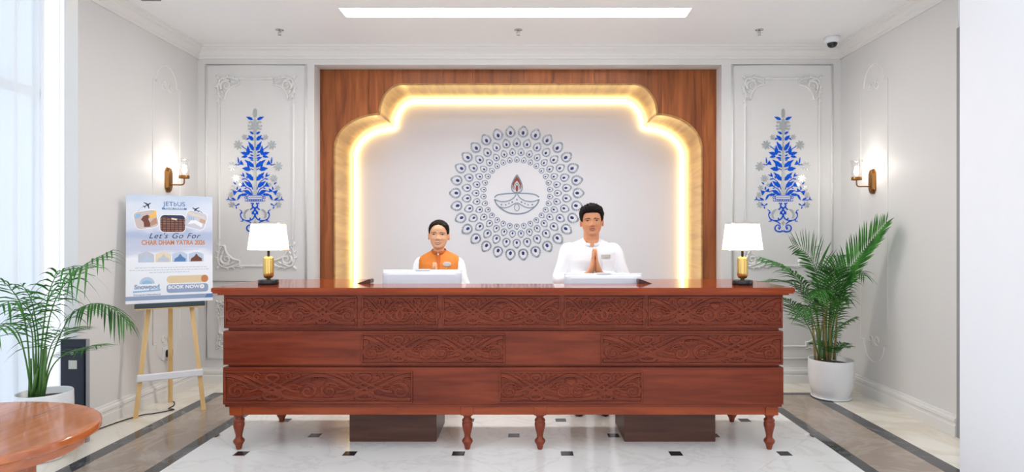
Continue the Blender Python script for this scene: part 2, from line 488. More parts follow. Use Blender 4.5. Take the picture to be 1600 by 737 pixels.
# ------------------------------------------------------------------ cornices and baseboards
def run(prof, axis, a, b, base, sgn):
    """extrude a (depth, height) profile; axis 'x' runs along the back wall, 'y' along a side wall"""
    mb = MB(); n = len(prof)
    def P(d, h, s): return (s, base-d, h) if axis == 'x' else (base+sgn*d, s, h)
    mb.add([P(d, h, a) for d, h in prof]+[P(d, h, b) for d, h in prof],
           [tuple(range(n))[::-1], tuple(range(n, 2*n))]+[(i, (i+1) % n, n+(i+1) % n, n+i) for i in range(n)])
    return mb
cor = [(0.0, ZC-0.115), (0.014, ZC-0.115), (0.018, ZC-0.095), (0.026, ZC-0.09), (0.032, ZC-0.07), (0.05, ZC-0.045), (0.075, ZC-0.032), (0.08, ZC-0.018), (0.095, ZC-0.014), (0.10, ZC), (0.0, ZC)]
struct(run(cor, 'x', XL, XR, YB, 1).build('trim_2', m_trim), 'white stepped cornice along the back wall')
struct(run(cor, 'y', 4.29, YB, XL, 1).build('trim_3', m_trim), 'white stepped cornice along the left wall')
struct(run(cor, 'y', 3.2, YB, XR, -1).build('trim_4', m_trim), 'white stepped cornice along the right wall')
bs = [(0.0, 0.0), (0.024, 0.0), (0.024, 0.075), (0.020, 0.082), (0.020, 0.10), (0.028, 0.108), (0.026, 0.128), (0.014, 0.135), (0.012, 0.15), (0.0, 0.152)]
struct(run(bs, 'x', XL, RX0, YB, 1).build('baseboard_back', m_trim), 'white moulded skirting along the back wall, left of the recess')
struct(run(bs, 'x', RX1, XR, YB, 1).build('baseboard_back', m_trim), 'white moulded skirting along the back wall, right of the recess')
struct(run(bs, 'y', 4.29, YB, XL, 1).build('baseboard_left', m_trim), 'white moulded skirting along the left wall')
struct(run(bs, 'y', 4.27, YB, XR, -1).build('baseboard_right', m_trim), 'white moulded skirting along the right wall')

# ------------------------------------------------------------------ wall mouldings
def frame_tube(pts2, fr, r=0.009, closed=True, flat=0.9):
    mb = MB(); mb.tube([fr(u, v) for u, v in pts2], r, 8, closed=closed)
    return mb
def notched(x0, x1, z0, z1, a=0.055, b=0.20, r=0.13):
    """rectangle whose corners step in and then curve inwards"""
    def cor(cx, cz, sx, sz):
        # path from the vertical side to the horizontal side around one corner
        P = [(cx, cz-sz*b)]
        P += [(cx+sx*a, cz-sz*b)]
        for i in range(0, 9):
            t = math.radians(90*i/8)
            # concave arc centred on the corner
            P.append((cx+sx*(a+(b-a)*(1-math.cos(t))), cz-sz*(b-(b-a)*math.sin(t))))
        P += [(cx+sx*b, cz)]
        return P
    tl = cor(x0, z1, 1, 1); tr = cor(x1, z1, -1, 1)[::-1]
    br = cor(x1, z0, -1, -1); bl = cor(x0, z0, 1, -1)[::-1]
    return tl+tr+br+bl
def spiral(cx, cz, r0, r1, a0, turns, n=26):
    return [(cx+(r0+(r1-r0)*i/n)*math.cos(a0+2*PI*turns*i/n), cz+(r0+(r1-r0)*i/n)*math.sin(a0+2*PI*turns*i/n)) for i in range(n+1)]
def acanthus(s=1.0):
    """corner ornament: scrolls and leaf lobes spreading along both edges, corner at the origin, body towards +x -z"""
    mb = MB(); fr = lambda u, v: (u*s, -0.004, -v*s)
    def tb(pts, r): mb.tube([fr(u, v) for u, v in pts], [q*s for q in r] if isinstance(r, list) else r*s, 7)
    def lobe(u, v, a, l, w):
        pts = [(u+l*t*math.cos(a), v+l*t*math.sin(a)) for t in (0, .25, .5, .75, 1)]
        tb(pts, [w*.5, w, w*.95, w*.6, w*.12])
    sp = spiral(0.095, 0.095, 0.055, 0.012, PI*0.75, 1.35)
    tb(sp, [0.013-0.006*i/26 for i in range(27)])
    for q in (0, 1):
        f = (lambda u, v: (u, v)) if q == 0 else (lambda u, v: (v, u))
        pts = [f(*p) for p in [tuple(x)[:2] for x in catmull([(0.05, 0.13, 0), (0.03, 0.05, 0), (0.10, 0.015, 0), (0.19, 0.03, 0), (0.26, 0.02, 0), (0.30, 0.035, 0)], 6)]]
        tb(pts, [0.013*(1-0.6*i/(len(pts)-1)) for i in range(len(pts))])
        for (u, v, a, l, w) in ((0.03, 0.03, -2.3, 0.05, 0.013), (0.10, 0.02, -1.0, 0.04, 0.011), (0.15, 0.03, -0.8, 0.045, 0.011), (0.19, 0.03, 0.6, 0.045, 0.010), (0.23, 0.025, -0.6, 0.04, 0.009), (0.14, 0.05, 0.5, 0.05, 0.010), (0.28, 0.03, 0.3, 0.035, 0.008)):
            u2, v2 = f(u, v); a2 = a if q == 0 else PI/2-a
            lobe(u2, v2, a2, l, w)
    return mb
orn_me = acanthus().mesh('corner_ornament', m_trim)
def back_panel(xc, side):
    p = sempty('wall_panel', 'moulded white wall panel with corner scrolls '+side)
    fr = lambda u, v: (u, YB-0.003, v)
    hw = 0.49
    frame_tube([(xc-hw, 1.00), (xc+hw, 1.00), (xc+hw, 3.13), (xc-hw, 3.13)], fr, 0.012).build('outer_moulding', m_trim, p)
    frame_tube(notched(xc-hw+0.125, xc+hw-0.125, 1.15, 2.99), fr, 0.011).build('inner_moulding', m_trim, p)
    frame_tube([(xc-hw, 0.24), (xc+hw, 0.24), (xc+hw, 0.90), (xc-hw, 0.90)], fr, 0.012).build('lower_moulding', m_trim, p)
    frame_tube(notched(xc-hw+0.125, xc+hw-0.125, 0.36, 0.78, 0.04, 0.13), fr, 0.010).build('lower_inner_moulding', m_trim, p)
    for (z0, z1, k) in ((1.15, 2.99, 1.0), (0.36, 0.78, 0.62)):
        for sx in (1, -1):
            for sz in (1, -1):
                o = link('corner_ornament', orn_me, p)
                o.location = (xc-sx*(hw-0.098), YB-0.002, (z1+0.03) if sz > 0 else (z0-0.03)); o.scale = (sx*k, 1, sz*k)
back_panel(-2.655, 'left of the wooden recess'); back_panel(2.52, 'right of the wooden recess')
# baseboard-high rail strips and the tall narrow sconce panels on the side walls
def sconce_panel(X, sgn, y0, y1, side):
    yc, h = (y0+y1)/2, (y1-y0)/2; j = 0.05
    z0, z1 = 0.50, 2.80
    P = [(y0, z0), (y0+j, z0)]+[(yc-(h-j)*math.cos(t), z0-(h-j)*1.15*math.sin(t)) for t in [PI*i/14 for i in range(15)]]+[(y1-j, z0), (y1, z0), (y1, z1), (y1-j, z1)]
    P += [(yc+(h-j)*math.cos(t), z1+(h-j)*1.15*math.sin(t)) for t in [PI*i/14 for i in range(15)]]+[(y0+j, z1), (y0, z1)]
    p = sempty('wall_panel', 'tall narrow moulded panel with rounded ends behind the sconce on the '+side+' wall')
    frame_tube(P, lambda u, v: (X+sgn*0.001, u, v), 0.006).build('panel_moulding', m_trim, p)
    for zz in (z0, z1):
        mb = MB(); k = -1 if zz == z0 else 1
        for q in (-1, 1):
            sp = spiral(0, 0, 0.045, 0.012, PI/2, 1.2*q, 20)
            mb.tube([(X+sgn*0.002, yc+q*0.05+u, zz-k*0.02+k*v) for u, v in sp], 0.008, 6)
        mb.build('panel_ornament', m_trim, p)
sconce_panel(XL, 1, 5.15, 5.55, 'left'); sconce_panel(XR, -1, 5.10, 5.51, 'right')
# ------------------------------------------------------------------ reception counter
ct = thing('reception_counter', 'long carved reddish brown wooden reception counter on turned legs', 'counter', (0, 0, 0))
KX0, KX1, KY0 = -2.015, 1.712, 3.965
YM = 4.27            # back of the middle shelf
YW = 4.74            # back of the end wings
# top with a cut-out for the work desk
def top_poly(o):
    return [(KX0-0.055-o, 3.91-o), (KX1+0.055+o, 3.91-o), (KX1+0.055+o, YW), (0.86, YW), (0.80, YM), (-1.12, YM), (-1.24, YW), (KX0-0.055-o, YW)]
def slabz(mb, poly, z0, z1): mb.prism(poly, z1-z0, lambda u, v, w: (u, v, z0+w))
tp = MB()
for (o, z0, z1) in ((-0.003, 1.0955, 1.10), (0.0, 1.072, 1.0955), (-0.006, 1.062, 1.072), (-0.028, 1.05, 1.062)): slabz(tp, top_poly(o), z0, z1)
tp.build('counter_top', m_wtop, ct)
# three tiers with shadow grooves between
def tier(z0, z1, x0, x1, y0, name='tier', mat=m_wcnt):
    mb = MB(); mb.bbox(x0, x1, y0, YM-0.02, z0, z1, 0.004)
    mb.bbox(x0, -1.26, YM-0.02, YW-0.05, z0, z1, 0.003); mb.bbox(0.89, x1, YM-0.02, YW-0.05, z0, z1, 0.003)
    return mb.build(name, mat, ct)
tier(0.826, 1.050, KX0, KX1, KY0); tier(0.582, 0.808, KX0-0.004, KX1+0.002, KY0); tier(0.318, 0.566, KX0-0.006, KX1+0.004, KY0)
tier(0.806, 0.828, KX0+0.02, KX1-0.02, KY0+0.022, 'groove'); tier(0.564, 0.584, KX0+0.02, KX1-0.02, KY0+0.022, 'groove')
MB().bbox(KX0+0.004, KX1-0.004, KY0+0.006, YM-0.03, 0.300, 0.320, 0.004).build('base_moulding', m_wcnt, ct)
ap = MB(); ap.bbox(KX0+0.025, KX1-0.02, KY0+0.022, KY0+0.06, 0.243, 0.302, 0.004)
ap.box(KX0+0.03, -1.28, YW-0.12, YW-0.08, 0.243, 0.318); ap.box(0.91, KX1-0.03, YW-0.12, YW-0.08, 0.243, 0.318)
ap.box(KX0+0.03, KX0+0.07, KY0+0.06, YW-0.12, 0.243, 0.318); ap.box(KX1-0.07, KX1-0.03, KY0+0.06, YW-0.12, 0.243, 0.318)
ap.build('apron', m_wrail, ct)
leg_prof = [(0.016, 0.0), (0.018, 0.006), (0.024, 0.030), (0.034, 0.046), (0.037, 0.055), (0.035, 0.064), (0.026, 0.074), (0.021, 0.082), (0.022, 0.10), (0.029, 0.13), (0.036, 0.16), (0.0365, 0.178), (0.032, 0.186), (0.035, 0.190), (0.037, 0.197), (0.033, 0.205), (0.024, 0.212), (0.026, 0.222), (0.034, 0.230), (0.036, 0.245)]
leg_me = MB().lathe(leg_prof, 20).mesh('leg', m_wleg)
for x, y in ((-1.944, 4.03), (-0.397, 4.03), (0.094, 4.03), (1.646, 4.03), (-1.90, 4.63), (1.60, 4.63), (-1.32, 4.63), (0.95, 4.63)):
    o = link('leg', leg_me, ct); o.location = (x, y, 0)
    MB().bbox(x-0.042, x+0.042, y-0.051, y+0.033, 0.241, 0.304, 0.004).build('leg_block', m_wrail, ct)
# lower work desk behind the front
MB().bbox(-1.24, 0.87, YM-0.02, 4.60, 0.72, 0.75, 0.004).build('work_desk', m_wtop, ct)
# flat frame strips round the carved panels and the carving itself
SP = 930/KY0
def kx(px): return (px-CX)/SP
def kz(py): return EYE-(py-CY)/SP
def ribbon(mb, pts, w, h, ridges=2, taper=None, lift=0.0):
    """carved band: pts in panel plane (x, z); cross section with ridges"""
    n = len(pts); cs = []
    K = 4*ridges
    for k in range(K+1):
        t = -1+2*k/K
        cs.append((t, (0.62+0.38*abs(math.cos(PI*ridges*(t+1)/2+PI/2)))*(1 if 0 < k < K else 0)))
    vs = []; fs = []
    for i in range(n):
        a = Vector(pts[max(0, i-1)]); b = Vector(pts[min(n-1, i+1)]); t = (b-a)
        t = t.normalized() if t.length > 1e-9 else Vector((1, 0)); nn = Vector((-t.y, t.x))
        s = taper(i/(n-1)) if taper else 1.0
        for (q, hh) in cs:
            p = Vector(pts[i])+nn*(q*w*s)
            vs.append((p.x, -(hh*h*(0.4+0.6*s)+lift), p.y))
    m = len(cs)
    for i in range(n-1):
        for k in range(m-1): fs.append((i*m+k, i*m+k+1, (i+1)*m+k+1, (i+1)*m+k))
    mb.add(vs, fs, True)
def carve(W_, H_):
    """two mirrored knot-and-scroll units filling a W x H panel centred on the origin"""
    mb = MB(); au, av = W_/4, H_/2
    bw = 0.0135 if W_ > 0.6 else 0.0105
    for unit in (-1, 1):
        cu = unit*au
        def P(u, v): return (cu+u*au*unit*-1, v*av)          # mirrored so bands run on through the middle
        cm = lambda pts, n=8: [tuple(q)[:2] for q in catmull([(p[0], p[1], 0) for p in pts], n)]
        # long waves crossing in the knot, one strand with a loop at the foot, one with a loop at the head
        for s in (1, -1):
            ribbon(mb, cm([P(s*a, b) for a, b in ((-1, -.86), (-.7, -.87), (-.35, -.72), (0, -.42), (.3, 0), (.6, .52), (.85, .80), (1, .86))], 6), bw, 0.009, 3)
            ribbon(mb, cm([P(s*a, b) for a, b in ((.62, .84), (.50, .70), (.28, .38), (0, -.04), (-.17, -.38), (-.19, -.66), (-.11, -.84), (0, -.90))], 6), bw*0.72, 0.0085, 2, lift=0.0012)
            ribbon(mb, cm([P(s*a, b) for a, b in ((-.60, -.34), (-.44, -.26), (-.22, .04), (0, .36), (.12, .58), (.13, .78), (.07, .88), (0, .91))], 6), bw*0.72, 0.0085, 2, lift=0.0018)
            # small curls beside the upper loop
            c = P(s*0.34, 0.72); ribbon(mb, [(c[0]+x_, c[1]+z_) for x_, z_ in spiral(0, 0, 0.030, 0.007, PI*0.9 if s*unit < 0 else PI*0.1, (-1.1 if s*unit < 0 else 1.1), 20)], 0.006, 0.009, 1)
            # large side scrolls
            c = P(s*0.77, -0.30); d = -1 if s*unit < 0 else 1
            ribbon(mb, [(c[0]+x_*1.25, c[1]+z_) for x_, z_ in spiral(0, 0, 0.046, 0.008, PI/2, 1.35*d, 40)], 0.0115, 0.009, 2, taper=lambda t: 1-0.45*t)
            ribbon(mb, [(c[0]+x_*1.25, c[1]+z_) for x_, z_ in spiral(0, 0, 0.062, 0.040, PI*(0.5-d*0.55), 0.62*d, 20)], 0.009, 0.008, 1, taper=lambda t: 0.5+0.5*math.sin(PI*t))
            # little oval eyes
            c = P(s*0.47, 0.05); ribbon(mb, [(c[0]+0.034*math.cos(a), c[1]+0.013*math.sin(a)) for a in [2*PI*i/16 for i in range(17)]], 0.006, 0.010, 1)
            # pointed leaf shoulders above the scrolls and at the foot
            ribbon(mb, cm([P(s*0.98, 0.62), P(s*0.86, 0.56), P(s*0.82, 0.30), P(s*0.68, 0.26)], 6), 0.007, 0.010, 1, taper=lambda t: 1-0.7*t)
            ribbon(mb, cm([P(s*0.68, 0.26), P(s*0.66, 0.06), P(s*0.56, 0.02)], 6), 0.008, 0.011, 1, taper=lambda t: 0.3+0.7*t)
            ribbon(mb, cm([P(s*0.22, -0.90), P(s*0.34, -0.78), P(s*0.40, -0.60), P(s*0.36, -0.50)], 6), 0.008, 0.009, 1, taper=lambda t: 1-0.7*t)
            ribbon(mb, cm([P(s*0.62, -0.93), P(s*0.80, -0.88), P(s*0.97, -0.93)], 6), 0.008, 0.008, 1, taper=lambda t: 0.2+0.8*math.sin(PI*t))
        c = P(0, -0.72); ribbon(mb, [(c[0]+0.013*math.cos(a), c[1]+0.016*math.sin(a)) for a in [2*PI*i/12 for i in range(13)]], 0.004, 0.008, 1)
    return mb
def carved_panel(x0, x1, y0, y1):
    X0, X1, Z0, Z1 = kx(x0), kx(x1), kz(y1), kz(y0)
    w, h = X1-X0, Z1-Z0
    fb = 0.011; fy = KY0-0.010
    mb = MB()
    mb.bbox(X0, X1, fy, KY0+0.001, Z1-fb, Z1, 0.003); mb.bbox(X0, X1, fy, KY0+0.001, Z0, Z0+fb, 0.003)
    mb.bbox(X0, X0+fb, fy, KY0+0.001, Z0+fb, Z1-fb, 0.003); mb.bbox(X1-fb, X1, fy, KY0+0.001, Z0+fb, Z1-fb, 0.003)
    me = mb.mesh('carved_panel', m_wcnt)
    pn = link('carved_panel', me, ct)
    o = carve(w-2*fb-0.004, h-2*fb-0.004).build('carving', m_wcnt, pn, fixn=False)
    o.location = ((X0+X1)/2, KY0-0.0005, (Z0+Z1)/2)
for a, b in ((352, 558), (566, 684), (692, 875), (882, 1007), (1013, 1222)): carved_panel(a, b, 462.5, 510)
for a, b in ((565, 789), (939, 1222)): carved_panel(a, b, 520.5, 569)
for a, b in ((351, 645), (780, 1004)): carved_panel(a, b, 579.5, 629)

# plinth boxes standing on the floor below the counter
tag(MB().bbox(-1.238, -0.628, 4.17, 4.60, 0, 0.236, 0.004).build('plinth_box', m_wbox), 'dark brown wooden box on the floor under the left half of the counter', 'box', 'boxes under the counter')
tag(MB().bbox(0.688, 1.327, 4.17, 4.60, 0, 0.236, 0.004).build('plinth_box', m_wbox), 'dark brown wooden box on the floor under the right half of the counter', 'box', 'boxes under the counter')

# dark wedges lying at the inner ends of the counter wings
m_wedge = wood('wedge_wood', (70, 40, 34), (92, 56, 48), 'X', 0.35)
def wedge(x_tip, x_end, y0, y1, label):
    pr = [(x_tip, 0.0), (x_end, 0.0), (x_end+0.004*(1 if x_end > x_tip else -1), 0.006), (x_end+0.004*(1 if x_end > x_tip else -1), 0.024), (x_end, 0.031), (x_end-(x_end-x_tip)*0.12, 0.031)]
    o = MB().prism(pr, y1-y0, lambda u, v, w: (u, y0+w, 1.1+v)).build('desk_wedge', m_wedge)
    tag(o, label, 'wedge', 'wedges on the counter')
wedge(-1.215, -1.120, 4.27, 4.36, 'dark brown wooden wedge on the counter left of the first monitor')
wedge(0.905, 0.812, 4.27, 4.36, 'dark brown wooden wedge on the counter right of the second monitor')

# ------------------------------------------------------------------ monitors seen from behind
m_wplast = plain('white_plastic', (236, 237, 242), 0.35, var=0.01)
m_wplast2 = plain('light_grey_plastic', (228, 230, 238), 0.4, var=0.01)
m_screen = plain('dark_screen', (14, 15, 18), 0.12, var=0.1)
def monitor(xc, ztop, w, label):
    r = thing('computer_monitor', label, 'monitor', (xc, 4.42, 0.752), 0, 'monitors on the counter')
    h = 0.36; zt = ztop-0.752; z0 = zt-h
    T = Matrix.Translation((0, 0, zt)) @ Matrix.Rotation(math.radians(-6), 4, 'X') @ Matrix.Translation((0, 0, -zt))
    b = MB(); b.bbox(-w/2, w/2, -0.004, 0.018, z0, zt, 0.006); b.xform(T); b.build('bezel', m_wplast, r)
    b = MB()
    rings = []
    for yy, k in ((-0.003, 1.0), (-0.010, 0.992), (-0.022, 0.95), (-0.030, 0.86)):
        ww, a, c = w/2*k, z0+h*(1-k)*0.9, zt-0.012-h*(1-k)*0.55
        ring = []
        rr = 0.02
        for (sx, sz, a0) in ((1, 1, 0), (-1, 1, 90), (-1, -1, 180), (1, -1, 270)):
            cxx = sx*(ww-rr); czz = (c-rr) if sz > 0 else (a+rr)
            ring += [(cxx+rr*math.cos(math.radians(a0+30*q)), yy, czz+rr*math.sin(math.radians(a0+30*q))) for q in range(4)]
        rings.append(ring)
    b.loft(rings, smooth=False); b.xform(T); b.build('rear_cover', m_wplast2, r)
    b = MB(); b.bbox(-0.05, 0.06, -0.012, 0.012, zt-0.008, zt+0.004, 0.003); b.xform(T); b.build('top_cap', m_wplast, r)
    b = MB(); b.box(-w/2+0.012, w/2-0.012, 0.0175, 0.0195, z0+0.02, zt-0.012); b.xform(T); b.build('screen', m_screen, r)
    MB().bbox(-0.035, 0.035, -0.085, -0.028, 0.008, zt-0.14, 0.006).build('stand_neck', m_wplast2, r)
    MB().bbox(-0.11, 0.11, -0.13, 0.08, 0.0, 0.010, 0.004).build('stand_foot', m_wplast2, r)
monitor(-0.771, 1.193, 0.587, 'white computer monitor seen from behind, in front of the woman in orange')
monitor(0.572, 1.166, 0.577, 'white computer monitor seen from behind, in front of the man in white')

# ------------------------------------------------------------------ table lamps
m_brass = plain('polished_brass', (224, 188, 112), 0.22, 1.0, var=0.08)
m_brassd = plain('aged_brass', (152, 106, 60), 0.3, 1.0, var=0.12)
m_blk = plain('black_lacquer', (22, 22, 26), 0.25, var=0.1)
m_shade, nt, b_ = new_mat('lamp_shade_fabric')
b_.inputs['Base Color'].default_value = (0.9, 0.87, 0.82, 1); b_.inputs['Roughness'].default_value = 0.8
b_.inputs['Emission Color'].default_value = s2l((255, 250, 240))+(1,); b_.inputs['Emission Strength'].default_value = 1.3
def table_lamp(x, y, label):
    r = thing('table_lamp', label, 'lamp', (x, y, 1.1005), 0, 'table lamps on the counter')
    MB().lathe([(0.068, 0.0), (0.0695, 0.003), (0.0695, 0.030), (0.067, 0.033), (0.03, 0.0335)], 32).build('base', m_blk, r)
    MB().lathe([(0.012, 0.033), (0.014, 0.036), (0.013, 0.042), (0.027, 0.048), (0.0335, 0.062), (0.035, 0.085), (0.035, 0.165), (0.0335, 0.182), (0.027, 0.194), (0.012, 0.198)], 60, flute=15, fd=0.045).build('body', m_brass, r)
    MB().lathe([(0.0085, 0.196), (0.0085, 0.245), (0.013, 0.247), (0.013, 0.275)], 14).build('neck', m_blk, r)
    sh = MB().lathe([(0.137, 0.240), (0.1135, 0.428), (0.1115, 0.428), (0.135, 0.240)], 40, cap=False)
    sh.build('shade', m_shade, r)
    MB().lathe([(0.1378, 0.2385), (0.1378, 0.2435), (0.1345, 0.2435), (0.1345, 0.2385), (0.1378, 0.2385)], 40, cap=False).build('lower_rim', m_brass, r)
    MB().lathe([(0.1142, 0.4255), (0.1142, 0.4305), (0.1110, 0.4305), (0.1110, 0.4255), (0.1142, 0.4255)], 40, cap=False).build('upper_rim', m_brass, r)
    MB().ellipsoid((0, 0, 0.32), (0.028, 0.028, 0.036)).build('bulb', emitter('lamp_bulb', (255, 244, 226), 6.0) if 'lamp_bulb' not in MATS else MATS['lamp_bulb'], r)
    sp = MB()
    for k in range(3):
        a = 2*PI*k/3
        sp.tube([(0, 0, 0.415), (0.112*math.cos(a), 0.112*math.sin(a), 0.418)], 0.0015, 5)
    sp.tube([(0, 0, 0.27), (0, 0, 0.29)], 0.012, 10); sp.build('shade_carrier', m_brass, r)
table_lamp((419.5-CX)/F*4.20, 4.20, 'brass table lamp with lit white shade on the left end of the counter')
table_lamp((1160-CX)/F*4.17, 4.17, 'brass table lamp with lit white shade on the right end of the counter')

# ------------------------------------------------------------------ wall sconces
m_sglass = thin_glass('clear_lamp_glass', (252, 252, 252), 0.15)
m_bulb = emitter('sconce_bulb', (255, 240, 220), 22.0)
def sconce(X, Y, Z, sgn, label):
    r = thing('wall_sconce', label, 'wall lamp', (X, Y, Z), 0 if sgn > 0 else PI, 'brass wall sconces')
    # elongated octagonal back plate lying against the wall (local +x points into the room)
    h, w, c = 0.112, 0.042, 0.036
    oc = [(-w, -h+c), (-w*0.45, -h), (w*0.45, -h), (w, -h+c), (w, h-c), (w*0.45, h), (-w*0.45, h), (-w, h-c)]
    rings = [[(d, u*k, v*(1-(1-k)*0.45)) for u, v in oc] for d, k in ((0.0, 1.0), (0.012, 1.0), (0.030, 0.72), (0.032, 0.5))]
    MB().loft(rings, smooth=False).build('back_plate', m_brassd, r)
    arm = catmull([(0.028, 0, -0.045), (0.08, 0, -0.045), (0.128, 0, -0.045), (0.147, 0, -0.036), (0.152, 0, -0.015), (0.152, 0, 0.012)], 6)
    MB().tube(arm, 0.0062, 10).build('arm', m_brassd, r)
    MB().lathe([(0.012, 0.010), (0.042, 0.012), (0.043, 0.016), (0.043, 0.038), (0.040, 0.040), (0.0, 0.040)], 24, c=(0.152, 0, 0)).build('cup', m_brassd, r)
    MB().lathe([(0.010, 0.04), (0.011, 0.06)], 12, c=(0.152, 0, 0)).build('bulb_socket', m_wplast, r)
    MB().lathe([(0.040, 0.040), (0.041, 0.06), (0.041, 0.14), (0.044, 0.165), (0.052, 0.190), (0.0505, 0.190), (0.0425, 0.165), (0.0395, 0.14), (0.0395, 0.06), (0.0385, 0.040)], 28, c=(0.152, 0, 0), cap=False).build('glass_shade', m_sglass, r)
    MB().ellipsoid((0.152, 0, 0.088), (0.021, 0.021, 0.027)).build('bulb', m_bulb, r)
    ld = bpy.data.lights.new('sconce_light', 'POINT'); ld.energy = 3.2; ld.color = (1.0, 0.93, 0.82); ld.shadow_soft_size = 0.02
    lo = bpy.data.objects.new('sconce_light', ld); COL.objects.link(lo); lo.parent = r; lo.location = (0.152, 0, 0.135)
sconce(XL, 5.36, 1.95, 1, 'brass wall sconce with clear glass shade on the left wall above the poster')
sconce(XR, 5.31, 1.93, -1, 'brass wall sconce with clear glass shade on the right wall above the palm')
# ------------------------------------------------------------------ peacock-feather mosaic on the niche wall
m_silver = plain('mirror_mosaic_silver', (142, 154, 168), 0.25, 0.6, var=0.55, vscale=150)
m_mwhite = plain('mosaic_white', (222, 223, 229), 0.4, var=0.02)
m_gem = plain('blue_mosaic_glass', (6, 28, 104), 0.2, var=0.5, vscale=220)
m_flame = plain('copper_brown_mosaic', (124, 52, 26), 0.25, var=0.15, vscale=120)
YD = YN-0.001
def drop_outline(n=28):
    # teardrop, tip towards +z, unit half height 1
    P = []
    for i in range(n):
        a = 2*PI*i/n
        x_ = 0.80*math.sin(a)*(1-0.10*math.cos(a)); z_ = math.cos(a)*0.88
        if z_ > 0: x_ *= (1-0.42*(z_/0.88)**3); z_ *= 1.14
        P.append((x_, z_))
    return P
dr = drop_outline()
DF = lambda u, v, w: (u, -w, v)
petal_me = MB().prism(dr, 0.004, DF).mesh('petal_plate', m_mwhite)
rimb = MB(); nb = 22; dd = drop_outline(nb)
random.seed(5)
for i in range(nb):
    p = Vector(dd[i])*0.83; t = (Vector(dd[(i+1) % nb])-Vector(dd[i-1])).normalized(); nn = Vector((-t.y, t.x))
    hw, hl = 0.135, 0.088
    q = [p+t*hl+nn*hw, p-t*hl+nn*hw, p-t*hl-nn*hw, p+t*hl-nn*hw]
    c = random.uniform(-0.0010, 0.0010)
    vs = [(k.x, -0.004, k.y) for k in q]+[(p.x+(k.x-p.x)*0.72, -0.0075-c*(1 if j < 2 else -1), p.y+(k.y-p.y)*0.72) for j, k in enumerate(q)]
    rimb.add(vs, [(0, 1, 5, 4), (1, 2, 6, 5), (2, 3, 7, 6), (3, 0, 4, 7), (4, 5, 6, 7)])
rim_me = rimb.mesh('mirror_bead_rim', plain('mirror_chip_silver', (148, 158, 170), 0.25, 0.5, var=0.8, vscale=4.5))
gp = [(0.23*math.sin(2*PI*i/10)*(1+0.12*math.sin(3*i)), -0.14+0.31*math.cos(2*PI*i/10)) for i in range(10)]
gb = MB(); gb.loft([[(u*k, -d, v*k+(-0.14)*(1-k)) for u, v in gp] for d, k in ((0.003, 1.0), (0.007, 0.92), (0.0095, 0.6))], smooth=False)
gem_me = gb.mesh('blue_stone', m_gem)
md = thing('feather_mosaic', 'round wall mosaic of silver and blue peacock-feather drops around an oil lamp', 'wall decoration', ((807.5-CX)/F*YD, YD, EYE-(301.5-CY)/F*YD))
PXM = YD/F
for (rp, hh, off) in ((95.8, 10.4, 0.5), (78.4, 8.4, 0.0), (64.0, 6.8, 0.5), (52.2, 5.4, 0.0)):
    for k in range(30):
        a = 2*PI*(k+off)/30
        o = link('feather_drop', petal_me, md); s = hh*PXM
        o.location = (math.sin(a)*rp*PXM, 0, math.cos(a)*rp*PXM); o.rotation_euler = (0, a, 0); o.scale = (s, 1, s)
        link('mirror_bead_rim', rim_me, o); link('blue_stone', gem_me, o)
def bead_line(pts, w, name, par, step=None):
    """row of small mirror chips along a path (pts in metres, x z)"""
    L = [0]
    for a, b in zip(pts, pts[1:]): L.append(L[-1]+(Vector(b)-Vector(a)).length)
    step = step or w*1.15; n = max(2, int(L[-1]/step)); mb = MB(); j = 0
    for k in range(n):
        d = L[-1]*(k+0.5)/n
        while j < len(L)-2 and L[j+1] < d: j += 1
        t = (Vector(pts[j+1])-Vector(pts[j])); 
        f = (d-L[j])/max(1e-9, L[j+1]-L[j]); p = Vector(pts[j])+t*f; t.normalize(); nn = Vector((-t.y, t.x))
        hl, hw = step*0.46, w*0.5
        q = [p+t*hl+nn*hw, p-t*hl+nn*hw, p-t*hl-nn*hw, p+t*hl-nn*hw]; c = random.uniform(-0.0008, 0.0008)
        mb.add([(k2.x, 0.0, k2.y) for k2 in q]+[(p.x+(k2.x-p.x)*0.75, -0.006-c*(1 if jj < 2 else -1), p.y+(k2.y-p.y)*0.75) for jj, k2 in enumerate(q)],
               [(0, 1, 5, 4), (1, 2, 6, 5), (2, 3, 7, 6), (3, 0, 4, 7), (4, 5, 6, 7), (3, 2, 1, 0)])
    return mb.build(name, m_silver, par)
# oil lamp in the middle: coordinates read off in pixels around the centre
def mp(x_, y_): return ((x_-807.5)*PXM, -(y_-301.5)*PXM)
dz = lambda cx, cy: mp(760+cx/8.67, 260+cy/8.67)
c2 = lambda L, n=6: [tuple(q)[:2] for q in catmull([(p[0], p[1], 0) for p in L], n)]
oil = link('oil_lamp_motif', MB().prism([dz(413+12*math.sin(2*PI*i/10), 448+12*math.cos(2*PI*i/10)) for i in range(10)], 0.005, DF).mesh('oil_lamp_motif', m_silver), md)
bead_line(c2([dz(110, 420), dz(150, 385), dz(260, 368), dz(413, 362), dz(560, 366), dz(660, 380), dz(715, 415)]), 0.015, 'bowl_rim_line', oil)
bead_line(c2([dz(110, 440), dz(135, 505), dz(200, 570), dz(300, 625), dz(413, 642), dz(530, 625), dz(620, 575), dz(690, 505), dz(715, 440)]), 0.016, 'bowl_base_line', oil)
